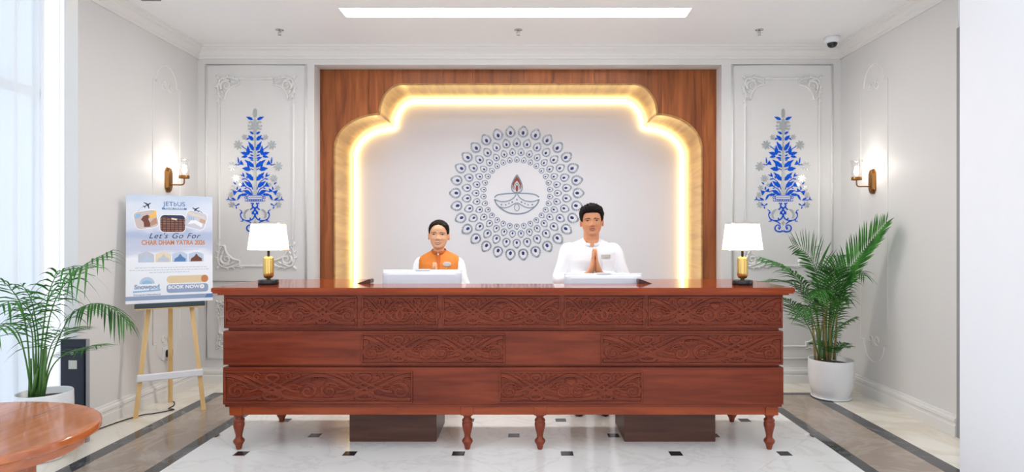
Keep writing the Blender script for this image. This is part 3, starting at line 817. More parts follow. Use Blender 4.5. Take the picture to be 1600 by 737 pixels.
for s in (1, -1):
    mx_ = lambda x_: 413+s*(x_-413)
    bead_line(c2([dz(mx_(120), 450), dz(mx_(200), 475), dz(mx_(300), 465), dz(mx_(370), 425), dz(mx_(405), 375)]), 0.014, 'garland_line', oil)
    bead_line(c2([dz(mx_(180), 545), dz(mx_(240), 560), dz(mx_(310), 545), dz(mx_(360), 515), dz(mx_(410), 490)]), 0.012, 'garland_line', oil)
    for (x_, y_, r_) in ((350, 482, 10), (305, 500, 8), (262, 518, 9), (205, 516, 10)):
        MB().prism([dz(mx_(x_)+r_*1.2*math.sin(2*PI*i/8), y_+r_*1.2*math.cos(2*PI*i/8)) for i in range(8)], 0.005, DF).build('mirror_dot', m_silver, oil)
bead_line([dz(413+33*math.sin(a), 555-45*math.cos(a)*(1 if math.cos(a) < 0 else 1.05)) for a in [2*PI*i/20 for i in range(21)]], 0.009, 'mirror_ring', oil)
fo = [(413, 110), (440, 150), (470, 210), (485, 270), (478, 320), (450, 348), (413, 352), (376, 348), (348, 320), (341, 270), (356, 210), (386, 150)]
bead_line(c2([dz(*p) for p in fo+[fo[0]]]), 0.013, 'flame_bead_outline', oil)
fl_in = [(413, 128), (446, 178), (470, 235), (474, 285), (463, 312), (455, 262), (438, 220), (413, 192), (388, 220), (371, 262), (363, 312), (352, 285), (356, 235), (380, 178)]
MB().prism([dz(*p) for p in fl_in], 0.005, DF).build('flame_inlay', m_flame, oil)
MB().prism([dz(413+19*math.sin(2*PI*i/12), 296-47*math.cos(2*PI*i/12)) for i in range(12)], 0.005, DF).build('flame_core', m_flame, oil)
bead_line(c2([dz(372, 318), dz(385, 262), dz(413, 225), dz(441, 262), dz(454, 318)]), 0.009, 'flame_bead_line', oil)

# ------------------------------------------------------------------ blue and silver flowering tree panels
m_blue = plain('blue_inlay', (0, 82, 204), 0.6, var=0.08, vscale=60, spec=0.15)
m_silv2 = plain('silver_leaf_inlay', (184, 188, 190), 0.28, 0.7, var=0.3, vscale=130)
def leaf_poly(ser=3):
    R = []; n = 4*ser
    for i in range(n+1):
        t = i/n
        w = 0.225*math.sin(PI*min(1, t**0.8))*(1-0.25*t)
        if i % 4 == 3 and t < 0.9: w *= 1.18
        if i % 4 == 0 and 0 < t < 0.9: w *= 0.86
        R.append((t, w))
    return [(t, w) for t, w in R]+[(t, -w*0.82) for t, w in reversed(R[1:-1])]
leaf_me = MB().prism(leaf_poly(), 0.003, DF).mesh('leaf', m_blue)
tul_me = MB().prism([(0, 0), (0.35, 0.10), (0.8, 0.42), (1.0, 0.50), (0.92, 0.18), (1.02, 0.0), (0.92, -0.18), (1.0, -0.50), (0.8, -0.42), (0.35, -0.10)], 0.003, DF).mesh('tulip_bud', m_blue)
def star_mesh(n):
    P = []
    for i in range(n*4):
        a = 2*PI*i/(n*4); r_ = (1.0, 0.80, 0.36, 0.80)[i % 4]
        if i % 4 in (1, 3): a += (-0.02 if i % 4 == 1 else 0.02)
        P.append((r_*math.cos(a+0.2), r_*math.sin(a+0.2)))
    return MB().prism(P, 0.004, DF).mesh('silver_flower', m_silv2)
star8, star6 = star_mesh(8), star_mesh(6)
LAY = [0]
def flat_ribbon(pts, w, d, name, mat, par, taper=None):
    LAY[0] += 1; d += (LAY[0] % 9)*0.0003
    n = len(pts); L = []; R = []
    for i in range(n):
        a = Vector(pts[max(0, i-1)]); b = Vector(pts[min(n-1, i+1)]); t = (b-a).normalized(); nn = Vector((-t.y, t.x))
        s = (taper(i/(n-1)) if taper else 1.0)*w*0.5
        L.append(Vector(pts[i])+nn*s); R.append(Vector(pts[i])-nn*s)
    vs = []; fs = []
    for dd_ in (0, d):
        vs += [(p.x, -dd_, p.y) for p in L]+[(p.x, -dd_, p.y) for p in R]
    for i in range(n-1):
        fs += [(2*n+i, 2*n+i+1, 3*n+i+1, 3*n+i), (i, n+i, n+i+1, i+1), (i, i+1, 2*n+i+1, 2*n+i), (n+i, 3*n+i, 3*n+i+1, n+i+1)]
    fs += [(0, 2*n, 3*n, n), (n-1, 2*n-1, 4*n-1, 3*n-1)]
    return MB().add(vs, fs).build(name, mat, par)
def flower_tree(xc_px, label):
    Y = YB-0.001; k = Y/F
    r = thing('flower_tree_inlay', label, 'wall decoration', ((xc_px-CX)*k, Y, EYE-(265-CY)*k), 0, 'blue flower panels on the back wall')
    q = k/6.7
    A = lambda cx, cy: ((cx-395)*q, -(160+cy/6.7-265)*k)          # upper half of the drawing
    B = lambda cx, cy: ((cx-390)*q, -(260+cy/6.7-265)*k)          # lower half
    def put(me, name, a, b, wk=1.0):
        for s in (1, -1):
            p0, p1 = Vector((s*a[0], a[1])), Vector((s*b[0], b[1])); v = p1-p0; l = v.length
            o = link(name, me, r); o.location = (p0.x, 0, p0.y); o.rotation_euler = (0, -math.atan2(v.y, v.x), 0); LAY[0] += 1; o.scale = (l, 1+0.12*(LAY[0] % 8), l*wk*s)
    def star(me, c, rad):
        for s in (1, -1):
            o = link('silver_flower', me, r); o.location = (s*c[0], 0, c[1]); o.scale = (rad*q*s, 1, rad*q)
    def stem(pts, w=0.007, mat=m_blue, name='stem'):
        for s in (1, -1): flat_ribbon(c2([(s*p[0], p[1]) for p in pts], 5), w, 0.0025, name, mat, r)
    # central silver spike and stalk
    for (y0, y1, w) in ((62, 160, 22), (165, 335, 24)):
        P = [(0, y0)]; n = 6
        R_ = [(w*(0.55+0.45*math.sin(PI*(i+0.6)/(n+0.6)))*(1.0 if i % 2 else 0.78), y0+(y1-y0)*(i+0.5)/n) for i in range(n)]
        P = [A(395, y0)]+[A(395+a, b) for a, b in R_]+[A(395, y1)]+[A(395-a, b) for a, b in reversed(R_)]
        MB().prism(P, 0.004, DF).build('silver_spike', m_silv2, r)
    P = [A(389, 335), A(401, 335), A(404, 480), A(408, 560), A(403, 620), A(407, 735), A(383, 735), A(387, 620), A(382, 560), A(386, 480)]
    MB().prism(P, 0.004, DF).build('silver_stalk', m_silv2, r)
    P = [B(378, 66), B(402, 66), B(404, 200), B(412, 300), B(368, 300), B(376, 200)]
    MB().prism(P, 0.004, DF).build('silver_stalk', m_silv2, r)
    stem([A(420, 285), A(425, 215), A(448, 205), A(460, 215)], 0.016, m_silv2, 'silver_curl'); stem([A(425, 245), A(455, 250), A(468, 238)], 0.014, m_silv2, 'silver_curl'); stem([A(432, 265), A(452, 282), A(464, 272)], 0.012, m_silv2, 'silver_curl')
    big = [(A(418, 182), A(489, 150), 1.0), (A(410, 332), A(452, 304), 1.2), (A(414, 398), A(466, 342), 1.3), (A(455, 372), A(486, 392), 1.1), (A(411, 505), A(464, 408), 0.9),
           (A(466, 550), A(470, 450), 1.0), (A(468, 545), A(548, 522), 1.1), (A(418, 526), A(457, 508), 1.1), (A(413, 562), A(449, 545), 1.1), (A(474, 562), A(538, 574), 1.1), (A(413, 586), A(472, 576), 1.0), (A(414, 606), A(447, 598), 1.1),
           (A(405, 678), A(507, 598), 0.85), (A(440, 704), A(532, 688), 1.2), (A(455, 690), A(478, 640), 0.9), (A(566, 640), A(573, 570), 0.5),
           (B(408, 148), B(488, 60), 0.95), (B(418, 218), B(504, 152), 1.0), (B(428, 294), B(512, 248), 0.9),
           (B(503, 112), B(520, 62), 0.8), (B(508, 104), B(548, 84), 0.6), (B(496, 128), B(534, 136), 0.9), (B(468, 128), B(480, 98), 0.9), (B(480, 226), B(502, 236), 1.0), (B(478, 205), B(500, 205), 0.9),
           (B(580, 246), B(572, 206), 0.9), (B(588, 188), B(618, 162), 0.9), (B(596, 348), B(642, 325), 0.9), (B(660, 338), B(694, 352), 0.8), (B(664, 345), B(674, 314), 0.7),
           (B(552, 388), B(584, 408), 1.0), (B(582, 444), B(590, 414), 0.9), (B(600, 400), B(626, 384), 0.8), (B(470, 292), B(560, 300), 0.8), (B(540, 292), B(576, 356), 0.8)]
    for a, b, w in big: put(leaf_me, 'leaf', a, b, w)
    for a, b in ((A(572, 652), A(524, 628)), (B(480, 212), B(530, 186)), (B(532, 272), B(556, 238)), (B(566, 256), B(618, 276))): put(tul_me, 'tulip_bud', a, b, 1.0)
    for c, rad, me in ((A(570, 445), 52, star8), (A(505, 362), 30, star6), (A(636, 668), 52, star8), (B(585, 125), 42, star8), (B(545, 190), 24, star6), (B(626, 224), 32, star6), (B(640, 296), 32, star8), (B(634, 398), 38, star6)): star(me, c, rad)
    stem([A(470, 500), A(500, 480), A(530, 460)]); stem([A(560, 655), A(600, 648)]); stem([A(412, 705), A(440, 690)])
    stem([B(412, 240), B(440, 170), B(500, 120)]); stem([B(415, 290), B(440, 240), B(490, 212)]); stem([B(420, 296), B(470, 250), B(540, 262), B(570, 258)]); stem([B(590, 350), B(650, 350), B(668, 340)]); stem([B(580, 410), B(620, 400)])
    # bowl: rounded band with a scalloped lower edge
    P = [(305, 322), (312, 306), (330, 300), (450, 300), (468, 306), (476, 322), (468, 340), (450, 346), (330, 346), (312, 340)]
    flat_ribbon([B(*p) for p in P+[P[0]]], 0.006, 0.003, 'bowl_outline', m_blue, r)
    flat_ribbon([B(*p) for p in ((318, 322), (462, 322))], 0.003, 0.003, 'bowl_band', m_blue, r)
    for i in range(9):
        cx = 300+i*22.5; flat_ribbon([B(cx+14*math.cos(a), 350+14*math.sin(a)) for a in [PI*j/8 for j in range(9)]], 0.004, 0.003, 'bowl_scallop', m_blue, r)
    for s in (1, -1): flat_ribbon([B(390+s*(95+12*math.cos(a)), 324+14*math.sin(a)) for a in [2*PI*j/12 for j in range(13)]], 0.004, 0.003, 'bowl_handle', m_blue, r)
    # scrolled foot
    tp_ = lambda t: 1.25-0.7*t
    def scr(pts, w=0.011):
        for s in (1, -1): flat_ribbon(c2([(s*p[0], p[1]) for p in pts], 6), w, 0.003, 'foot_scroll', m_blue, r, taper=tp_)
    scr([B(390, 440), B(372, 425), B(362, 405), B(375, 385), B(350, 388), B(352, 378)]); scr([B(390, 438), B(410, 425), B(425, 440), B(434, 452), B(436, 440)])
    scr([B(392, 445), B(372, 480), B(388, 510), B(362, 552), B(310, 566), B(258, 548), B(238, 505), B(250, 468), B(228, 452)])
    scr([B(366, 500), B(360, 470)], 0.012); scr([B(345, 555), B(338, 535)], 0.012); scr([B(262, 552), B(262, 570), B(238, 572)], 0.008); scr([B(240, 495), B(262, 478)], 0.009)
    scr([B(300, 566), B(335, 580), B(364, 606)]); scr([B(388, 672), B(355, 682), B(318, 672), B(304, 645), B(318, 618), B(345, 612), B(362, 632), B(350, 652), B(340, 640)])
    put(leaf_me, 'leaf', B(352, 665), B(345, 622), 0.6)
    for s in (1, -1):
        P = [B(390+s*u, v) for u, v in ((62, 448), (85, 446), (108, 462), (120, 490), (118, 522), (102, 545), (92, 540), (104, 515), (98, 490), (86, 472))]
        MB().prism(P, 0.004, DF).build('silver_leaf', m_silv2, r)
    MB().prism([B(390, 560), B(397, 580), B(412, 590), B(397, 600), B(390, 620), B(383, 600), B(368, 590), B(383, 580)], 0.004, DF).build('silver_star', m_silv2, r)
flower_tree(398.5, 'blue and silver flowering tree design on the wall panel left of the wooden recess')
flower_tree(1223.5, 'blue and silver flowering tree design on the wall panel right of the wooden recess')
# ------------------------------------------------------------------ easel and poster
TH = math.radians(31)
EC = Vector((-2.885, 4.83, 0))
ez = thing('display_easel', 'pale pine easel with a dark ledge and white crossbar holding the travel poster', 'easel', EC, TH)
def stick(mb, a, b, wx, wy):
    a, b = Vector(a), Vector(b)
    mb.add([(p.x+sx*wx/2, p.y+sy*wy/2, p.z) for p in (a, b) for sx, sy in ((-1, -1), (1, -1), (1, 1), (-1, 1))],
           [(3, 2, 1, 0), (4, 5, 6, 7), (0, 1, 5, 4), (1, 2, 6, 5), (2, 3, 7, 6), (3, 0, 4, 7)])
    return mb
stick(MB(), (-0.237, 0, 0), (-0.075, 0.075, 1.62), 0.034, 0.022).build('leg', m_pine, ez)
stick(MB(), (0.237, 0, 0), (0.075, 0.075, 1.62), 0.034, 0.022).build('leg', m_pine, ez)
stick(MB(), (0.0, 0.40, 0), (0.0, 0.11, 1.62), 0.036, 0.022).build('rear_leg', m_pine, ez)
MB().bbox(-0.11, 0.11, 0.062, 0.122, 1.56, 1.66, 0.006).build('head_block', m_pine, ez)
m_ledge = plain('dark_teal_paint', (44, 62, 70), 0.4, var=0.1)
m_wbar = plain('white_bar_paint', (234, 235, 240), 0.4, var=0.01)
MB().bbox(-0.245, 0.245, -0.034, 0.036, 0.868, 0.905, 0.005).build('ledge', m_ledge, ez)
MB().bbox(-0.240, 0.240, -0.030, 0.034, 0.858, 0.869, 0.003).build('ledge_base', m_pine, ez)
MB().bbox(-0.232, 0.232, -0.016, 0.004, 0.285, 0.342, 0.008).build('crossbar', m_wbar, ez)

PW, PH = 0.606, 0.872
m_pbase, nt, b_ = new_mat('poster_print')
tc = nt.nodes.new('ShaderNodeTexCoord'); sx_ = nt.nodes.new('ShaderNodeSeparateXYZ'); nt.links.new(tc.outputs['Object'], sx_.inputs[0])
no = nt.nodes.new('ShaderNodeTexNoise'); no.inputs['Scale'].default_value = 5; no.inputs['Detail'].default_value = 5
mpn = nt.nodes.new('ShaderNodeMapping'); mpn.inputs['Scale'].default_value = (0.8, 1, 2.2); nt.links.new(tc.outputs['Object'], mpn.inputs[0]); nt.links.new(mpn.outputs[0], no.inputs['Vector'])
r1 = nt.nodes.new('ShaderNodeMath'); r1.operation = 'MULTIPLY_ADD'; r1.inputs[1].default_value = 0.22; nt.links.new(no.outputs['Fac'], r1.inputs[0]); nt.links.new(sx_.outputs['Z'], r1.inputs[2])
rp = nt.nodes.new('ShaderNodeValToRGB'); rp.color_ramp.interpolation = 'EASE'
E_ = rp.color_ramp.elements; E_[0].position = 0.0; E_[0].color = s2l((238, 240, 246))+(1,); E_[1].position = 1.0; E_[1].color = s2l((198, 212, 232))+(1,)
for pos, c in ((0.46, (240, 241, 247)), (0.56, (200, 204, 224)), (0.66, (178, 190, 216)), (0.72, (216, 220, 234)), (0.86, (222, 228, 240))):
    e = E_.new(pos); e.color = s2l(c)+(1,)
nt.links.new(r1.outputs[0], rp.inputs['Fac']); nt.links.new(rp.outputs['Color'], b_.inputs['Base Color']); b_.inputs['Roughness'].default_value = 0.45
po = thing('poster_board', 'large pale blue travel poster board standing on the easel ledge', 'poster', EC+Vector((0, 0, 0.906)), TH)
LEAN = math.radians(-5.0)
pb = MB().bbox(-PW/2, PW/2, 0.0, 0.012, 0.0, PH, 0.002).build('board', m_pbase, po); pb.location = (0, -0.015, 0.0); pb.rotation_euler = (LEAN, 0, 0)
# the print reads off in the photo's own tilt: u 0..1 across, v 0..1 up
def PU(u, v): return ((u-0.5)*PW, v*PH)
def flat(poly, name, mat, d=0.0006, lift=0.0): 
    b = MB().prism([PU(*p) for p in poly], d, lambda u, v, w: (u, -w-lift, v)); return b.build(name, mat, pb)
def ink(name, rgb, rough=0.5): return plain('ink_'+name, rgb, rough, var=0.03, vscale=40)
i_navy, i_blue, i_org, i_tan = ink('navy', (28, 42, 80)), ink('blue', (86, 126, 178)), ink('orange', (206, 130, 78)), ink('tan', (228, 204, 166))
i_brown, i_white, i_pale, i_grey = ink('brown', (112, 60, 40)), ink('white', (244, 245, 248)), ink('pale_blue', (190, 204, 224)), ink('grey', (196, 199, 210))
i_slate, i_cream, i_fire, i_sky = ink('slate', (148, 164, 194)), ink('cream', (232, 214, 186)), ink('fire', (246, 190, 96)), ink('sky', (150, 190, 222))
def text(s, u, v, size, mat, name, bold=0.0, shear=0.0, align='CENTER', spacing=1.0, sx=1.0, lift=0.0006):
    cu = bpy.data.curves.new('t', 'FONT'); cu.body = s; cu.size = size; cu.align_x = align; cu.align_y = 'CENTER'; cu.offset = bold; cu.shear = shear; cu.space_character = spacing; cu.extrude = 0.0003
    to = bpy.data.objects.new('t', cu); COL.objects.link(to)
    me = bpy.data.meshes.new_from_object(to); bpy.data.objects.remove(to)
    me.name = name; me.materials.clear(); me.materials.append(mat)
    o = link(name, me, pb); p = PU(u, v); o.location = (p[0], -lift, p[1]); o.rotation_euler = (PI/2, 0, 0); o.scale = (sx, 1, 1)
    return o
text('JETbUS', 0.545, 0.918, 0.050, i_blue, 'poster_heading', 0.0006, spacing=1.05, sx=0.98)
flat([(0.40, 0.866), (0.69, 0.866), (0.69, 0.884), (0.40, 0.884)], 'heading_bar', i_blue)
text('TRAVEL LOUNGE', 0.545, 0.875, 0.016, i_white, 'poster_subheading', 0.0003, spacing=1.1, lift=0.0014)
text("Let's Go For", 0.545, 0.618, 0.062, i_navy, 'poster_script_line', 0.0, shear=0.35, spacing=1.12)
text('CHAR DHAM YATRA 2026', 0.54, 0.555, 0.052, i_org, 'poster_title', 0.0016, sx=0.74)
text('Snowpod', 0.235, 0.150, 0.047, i_slate, 'poster_sponsor_name', 0.0022, sx=0.96)
text('Snowpod Uttarakhand', 0.235, 0.080, 0.020, i_slate, 'poster_sponsor_line', 0.0004)
def rrect(u0, u1, v0, v1, r, rot=0.0, n=5):
    cx, cy = (u0+u1)/2, (v0+v1)/2; hx_, hy_ = (u1-u0)/2*PW, (v1-v0)/2*PH; P = []
    for (sx, sz, a0) in ((1, 1, 0), (-1, 1, 90), (-1, -1, 180), (1, -1, 270)):
        for q in range(n+1):
            a = math.radians(a0+90*q/n); P.append((sx*(hx_-r)+r*math.cos(a), sz*(hy_-r)+r*math.sin(a)))
    c, s = math.cos(rot), math.sin(rot)
    return [(cx+(x*c-y*s)/PW, cy+(x*s+y*c)/PH) for x, y in P]
i_brick, nt, b_ = new_mat('ink_building_photo')
tc = nt.nodes.new('ShaderNodeTexCoord'); mpn = nt.nodes.new('ShaderNodeMapping'); mpn.inputs['Rotation'].default_value = (PI/2, 0, 0); mpn.inputs['Scale'].default_value = (1, 1, 1)
br = nt.nodes.new('ShaderNodeTexBrick'); br.offset = 0.0; br.inputs['Scale'].default_value = 22; br.inputs['Mortar Size'].default_value = 0.06
br.inputs['Brick Width'].default_value = 0.62; br.inputs['Row Height'].default_value = 0.42
br.inputs[1].default_value = s2l((146, 92, 74))+(1,); br.inputs[2].default_value = s2l((120, 72, 58))+(1,); br.inputs[3].default_value = s2l((44, 30, 34))+(1,)
nt.links.new(tc.outputs['Object'], mpn.inputs[0]); nt.links.new(mpn.outputs[0], br.inputs[0]); nt.links.new(br.outputs[0], b_.inputs['Base Color'])
# three tilted pictures
def picture(box, rot, mat, name):
    flat(rrect(box[0]-0.008, box[1]+0.008, box[2]-0.006, box[3]+0.006, 0.034, rot), 'picture_border', i_white)
    return flat(rrect(*box, 0.030, rot), name, mat, 0.0006, 0.0006)
picture((0.095, 0.350, 0.690, 0.850), 0.20, ink('dusk_photo', (206, 190, 188)), 'picture')
picture((0.675, 0.920, 0.690, 0.850), -0.26, ink('pale_photo', (206, 204, 216)), 'picture')
picture((0.382, 0.670, 0.655, 0.815), 0.0, i_brick, 'picture')
L2 = 0.0013
flat([(0.20, 0.700), (0.27, 0.705), (0.27, 0.735), (0.245, 0.775), (0.265, 0.80), (0.235, 0.815), (0.19, 0.800), (0.165, 0.77), (0.195, 0.745)], 'robed_figure_print', i_brown, lift=L2)
flat([(0.245, 0.79), (0.26, 0.82), (0.29, 0.825), (0.31, 0.858), (0.335, 0.85), (0.340, 0.81), (0.30, 0.78)], 'flame_print', i_fire, lift=L2)
flat([(0.28, 0.71), (0.345, 0.735), (0.338, 0.79), (0.30, 0.775), (0.27, 0.745)], 'rock_print', ink('rock', (186, 142, 118)), lift=L2)
flat([(0.095, 0.775), (0.155, 0.79), (0.165, 0.825), (0.11, 0.82)], 'mountain_print', i_sky, lift=L2)
flat([(0.395, 0.795), (0.52, 0.79), (0.66, 0.775), (0.66, 0.800), (0.63, 0.810), (0.42, 0.810)], 'night_sky_print', i_navy, lift=L2)
flat([(0.51, 0.79), (0.575, 0.782), (0.575, 0.765), (0.51, 0.775)], 'roof_light_print', i_cream, lift=L2)
flat([(0.72, 0.845), (0.90, 0.80), (0.895, 0.785), (0.76, 0.815), (0.70, 0.835)], 'ceiling_print', i_cream, lift=L2)
flat([(0.70, 0.73), (0.78, 0.74), (0.87, 0.70), (0.88, 0.735), (0.80, 0.77), (0.74, 0.77)], 'seat_print', i_white, lift=L2)
flat([(0.84, 0.75), (0.91, 0.735), (0.92, 0.77), (0.85, 0.785)], 'berth_print', ink('berth', (200, 168, 140)), lift=L2)
for k in range(3): flat([(0.71+0.025*k, 0.775-0.006*k), (0.726+0.025*k, 0.772-0.006*k), (0.726+0.025*k, 0.81-0.006*k), (0.71+0.025*k, 0.813-0.006*k)], 'window_print', i_sky, lift=L2)
# aeroplanes with trails
def plane(cu, cv, m):
    s = 0.030
    P = [(0.0, 1.1), (0.12, 0.8), (0.14, 0.35), (1.0, -0.15), (1.0, -0.33), (0.14, -0.08), (0.10, -0.65), (0.36, -0.88), (0.36, -1.0), (0, -0.9), (-0.36, -1.0), (-0.36, -0.88), (-0.10, -0.65), (-0.14, -0.08), (-1.0, -0.33), (-1.0, -0.15), (-0.14, 0.35), (-0.12, 0.8)]
    a = -0.95*m; c, q = math.cos(a), math.sin(a)
    flat([(cu+s*(x*c-y*q)/PW, cv+s*(x*q+y*c)/PH) for x, y in P], 'aeroplane_print', i_navy)
    T = [(cu-m*(0.045+0.085*t), cv-0.018-0.075*t**1.6) for t in [i/8 for i in range(9)]]
    flat(T+[(u+0.004, v+0.004) for u, v in reversed(T)], 'aeroplane_trail', i_navy)
plane(0.235, 0.905, 1); plane(0.800, 0.870, -1)
# row of four small pictures, caption dashes, buttons and foot bar
for k, (c0, c1) in enumerate(((i_grey, i_pale), (i_cream, i_grey), (i_pale, i_blue), (i_pale, i_brown))):
    u0 = 0.135+0.192*k; u1 = u0+0.178
    flat([(u0, 0.375), (u1, 0.375), (u1, 0.445), (u1-0.04, 0.462), (u0+0.09, 0.478-0.004*k), (u0+0.04, 0.460), (u0, 0.45)], 'small_picture', c0)
    flat([(u0+0.02, 0.378), (u1-0.02, 0.378), (u1-0.02, 0.405), (u1-0.06, 0.425), (u1-0.085, 0.452), (u1-0.11, 0.425), (u0+0.03, 0.405)], 'shrine_print', c1, lift=0.0007)
def dashes(v, u0, u1, h, mat, seed):
    random.seed(seed); u = u0; mb = MB()
    while u < u1:
        w = random.uniform(0.012, 0.045); mb.prism([PU(u, v), PU(min(u+w, u1), v), PU(min(u+w, u1), v+h), PU(u, v+h)], 0.0004, lambda a, b, c: (a, -c, b)); u += w+0.008
    mb.build('small_print', mat, pb)
for v, a, b, m_, h in ((0.512, 0.10, 0.92, i_grey, 0.006), (0.488, 0.28, 0.84, i_grey, 0.006), (0.322, 0.10, 0.93, i_grey, 0.006), (0.300, 0.04, 0.96, i_grey, 0.006), (0.278, 0.26, 0.72, i_grey, 0.006)): dashes(v, a, b, h, m_, int(v*1000))
flat(rrect(0.455, 0.945, 0.178, 0.247, 0.029), 'price_button', i_tan); flat(rrect(0.86, 0.945, 0.178, 0.247, 0.026), 'price_button_end', i_org, lift=0.0004)
dashes(0.222, 0.50, 0.77, 0.008, i_white, 11); dashes(0.198, 0.50, 0.74, 0.008, i_white, 12); dashes(0.208, 0.81, 0.90, 0.018, i_white, 13)
flat(rrect(0.455, 0.945, 0.088, 0.166, 0.022), 'book_button', i_slate)
text('BOOK NOW', 0.655, 0.139, 0.038, i_white, 'poster_button_text', 0.0012, spacing=1.02, lift=0.0008)
flat([(0.87+0.028*math.cos(2*PI*i/16), 0.139+0.020*math.sin(2*PI*i/16)) for i in range(16)], 'button_arrow_disc', i_white, lift=0.0006)
flat([(0.863, 0.128), (0.882, 0.139), (0.863, 0.150), (0.869, 0.139)], 'button_arrow', i_org, lift=0.0013)
dashes(0.102, 0.49, 0.90, 0.009, i_white, 14)
flat([(0.0, 0.030), (1.0, 0.030), (1.0, 0.068), (0.0, 0.068)], 'foot_bar', i_slate); flat([(0.90, 0.030), (1.0, 0.030), (1.0, 0.068), (0.93, 0.068)], 'foot_bar_end', i_blue, lift=0.0004)
for a, b, s in ((0.10, 0.38, 21), (0.46, 0.70, 22), (0.77, 0.95, 23)): dashes(0.045, a, b, 0.008, i_white, s)
flat([(0.235+0.085*math.cos(PI*i/14), 0.178+0.062*math.sin(PI*i/14)) for i in range(15)], 'sponsor_dome', i_pale); flat([(0.235+0.06*math.cos(PI*i/14), 0.178+0.032*math.sin(PI*i/14)) for i in range(15)], 'sponsor_snow', i_sky, lift=0.0006)
flat([(0.08, 0.10), (0.385, 0.112), (0.385, 0.130), (0.25, 0.120), (0.08, 0.116)], 'sponsor_wave', i_sky)

# ------------------------------------------------------------------ oval side table
TC, TR, TZ = (-2.50, 2.53), 0.605, 0.60
tb = thing('oval_table', 'polished brown oval wooden table with slab leg at the lower left corner', 'table', (TC[0], TC[1], 0))
OV = Matrix.Diagonal((1, 0.81, 1, 1))
tt = MB().lathe([(TR, TZ-0.032), (TR, TZ-0.030), (TR, TZ-0.007), (TR-0.0015, TZ-0.004), (TR-0.004, TZ-0.0012), (TR-0.007, TZ-0.0002)], 96, cap=False)
tt.lathe([(TR-0.05, TZ-0.040), (TR-0.012, TZ-0.040), (TR-0.010, TZ-0.0385), (TR-0.001, TZ-0.0325)], 96, cap=False)
nn_ = 96; tt.add([((TR-0.007)*math.cos(2*PI*i/nn_), (TR-0.007)*math.sin(2*PI*i/nn_), TZ) for i in range(nn_)], [tuple(range(nn_))])
tt.xform(OV).build('table_top', m_tbl, tb)
MB().lathe([(TR-0.10, TZ-0.088), (TR-0.056, TZ-0.088), (TR-0.054, TZ-0.086), (TR-0.052, TZ-0.080), (TR-0.052, TZ-0.038)], 96, cap=False).xform(OV).build('table_apron', m_tbl, tb)
MB().bbox(-0.42, 0.40, -0.025, 0.025, 0.0, TZ-0.04, 0.004).build('slab_leg', m_tbl, tb)
MB().bbox(-0.46, 0.40, -0.020, 0.020, TZ-0.085, TZ-0.03, 0.004).build('cross_rail', m_tbl, tb)

# ------------------------------------------------------------------ dark cabinet by the window
m_navy = plain('dark_navy_metal', (24, 28, 44), 0.35, var=0.1)
m_label = plain('label_paper', (206, 206, 196), 0.6, var=0.1, vscale=300)
cbx = thing('metal_bin', 'dark navy upright metal box with a pale label behind the left palm', 'bin', (-3.160, 4.185, 0))
MB().bbox(-0.092, 0.088, -0.030, -0.002, 0.0, 0.72, 0.004).build('body', m_navy, cbx)
MB().bbox(-0.083, 0.078, -0.037, -0.029, 0.03, 0.665, 0.003).build('front_panel', m_navy, cbx)
MB().bbox(0.087, 0.0945, -0.031, -0.002, 0.0, 0.72, 0.002).build('side_edge', m_grey, cbx)
MB().box(-0.028, 0.030, -0.0385, -0.0368, 0.515, 0.575).build('label', m_label, cbx)
MB().lathe([(0.012, 0.0), (0.012, 0.008), (0.004, 0.012)], 14).xform(Matrix.Translation((0.0, -0.037, 0.625)) @ Matrix.Rotation(PI/2, 4, 'X')).build('lock', m_grey, cbx)

# ------------------------------------------------------------------ wall socket, plug and cable
m_cord = plain('black_rubber', (24, 24, 26), 0.5, var=0.1)
sy = 5.335; szv = EYE-(551-CY)/F*sy
so = thing('wall_socket', 'white wall socket low on the left wall behind the easel', 'socket', (XL, sy, szv))
MB().bbox(0.0, 0.010, -0.055, 0.055, -0.055, 0.055, 0.003).build('face_plate', m_wplast, so)
MB().lathe([(0.026, 0), (0.026, 0.004)], 20).xform(Matrix.Translation((0.009, 0, 0)) @ Matrix.Rotation(PI/2, 4, 'Y')).build('socket_ring', m_wplast2, so)
cd = thing('power_cable', 'black power cable with plug running down the left wall and over the floor', 'cable', (0, 0, 0))
MB().bbox(XL+0.014, XL+0.055, sy-0.026, sy+0.026, szv-0.035, szv+0.03, 0.008).build('plug', m_cord, cd)
cab = catmull([(XL+0.040, sy, szv-0.03), (XL+0.045, sy, szv-0.15), (XL+0.06, sy-0.02, 0.22), (-3.11, 5.21, 0.02), (-3.05, 5.16, 0.006), (-2.99, 5.05, 0.006), (-2.98, 4.96, 0.006), (-2.92, 4.93, 0.006), (-3.02, 4.82, 0.006), (-3.07, 4.80, 0.006), (-3.12, 4.70, 0.006), (-3.15, 4.60, 0.006), (-3.17, 4.50, 0.006), (-3.18, 4.40, 0.006), (-3.165, 4.225, 0.006)], 6)
MB().tube(cab, 0.0045, 6).build('cord', m_cord, cd)

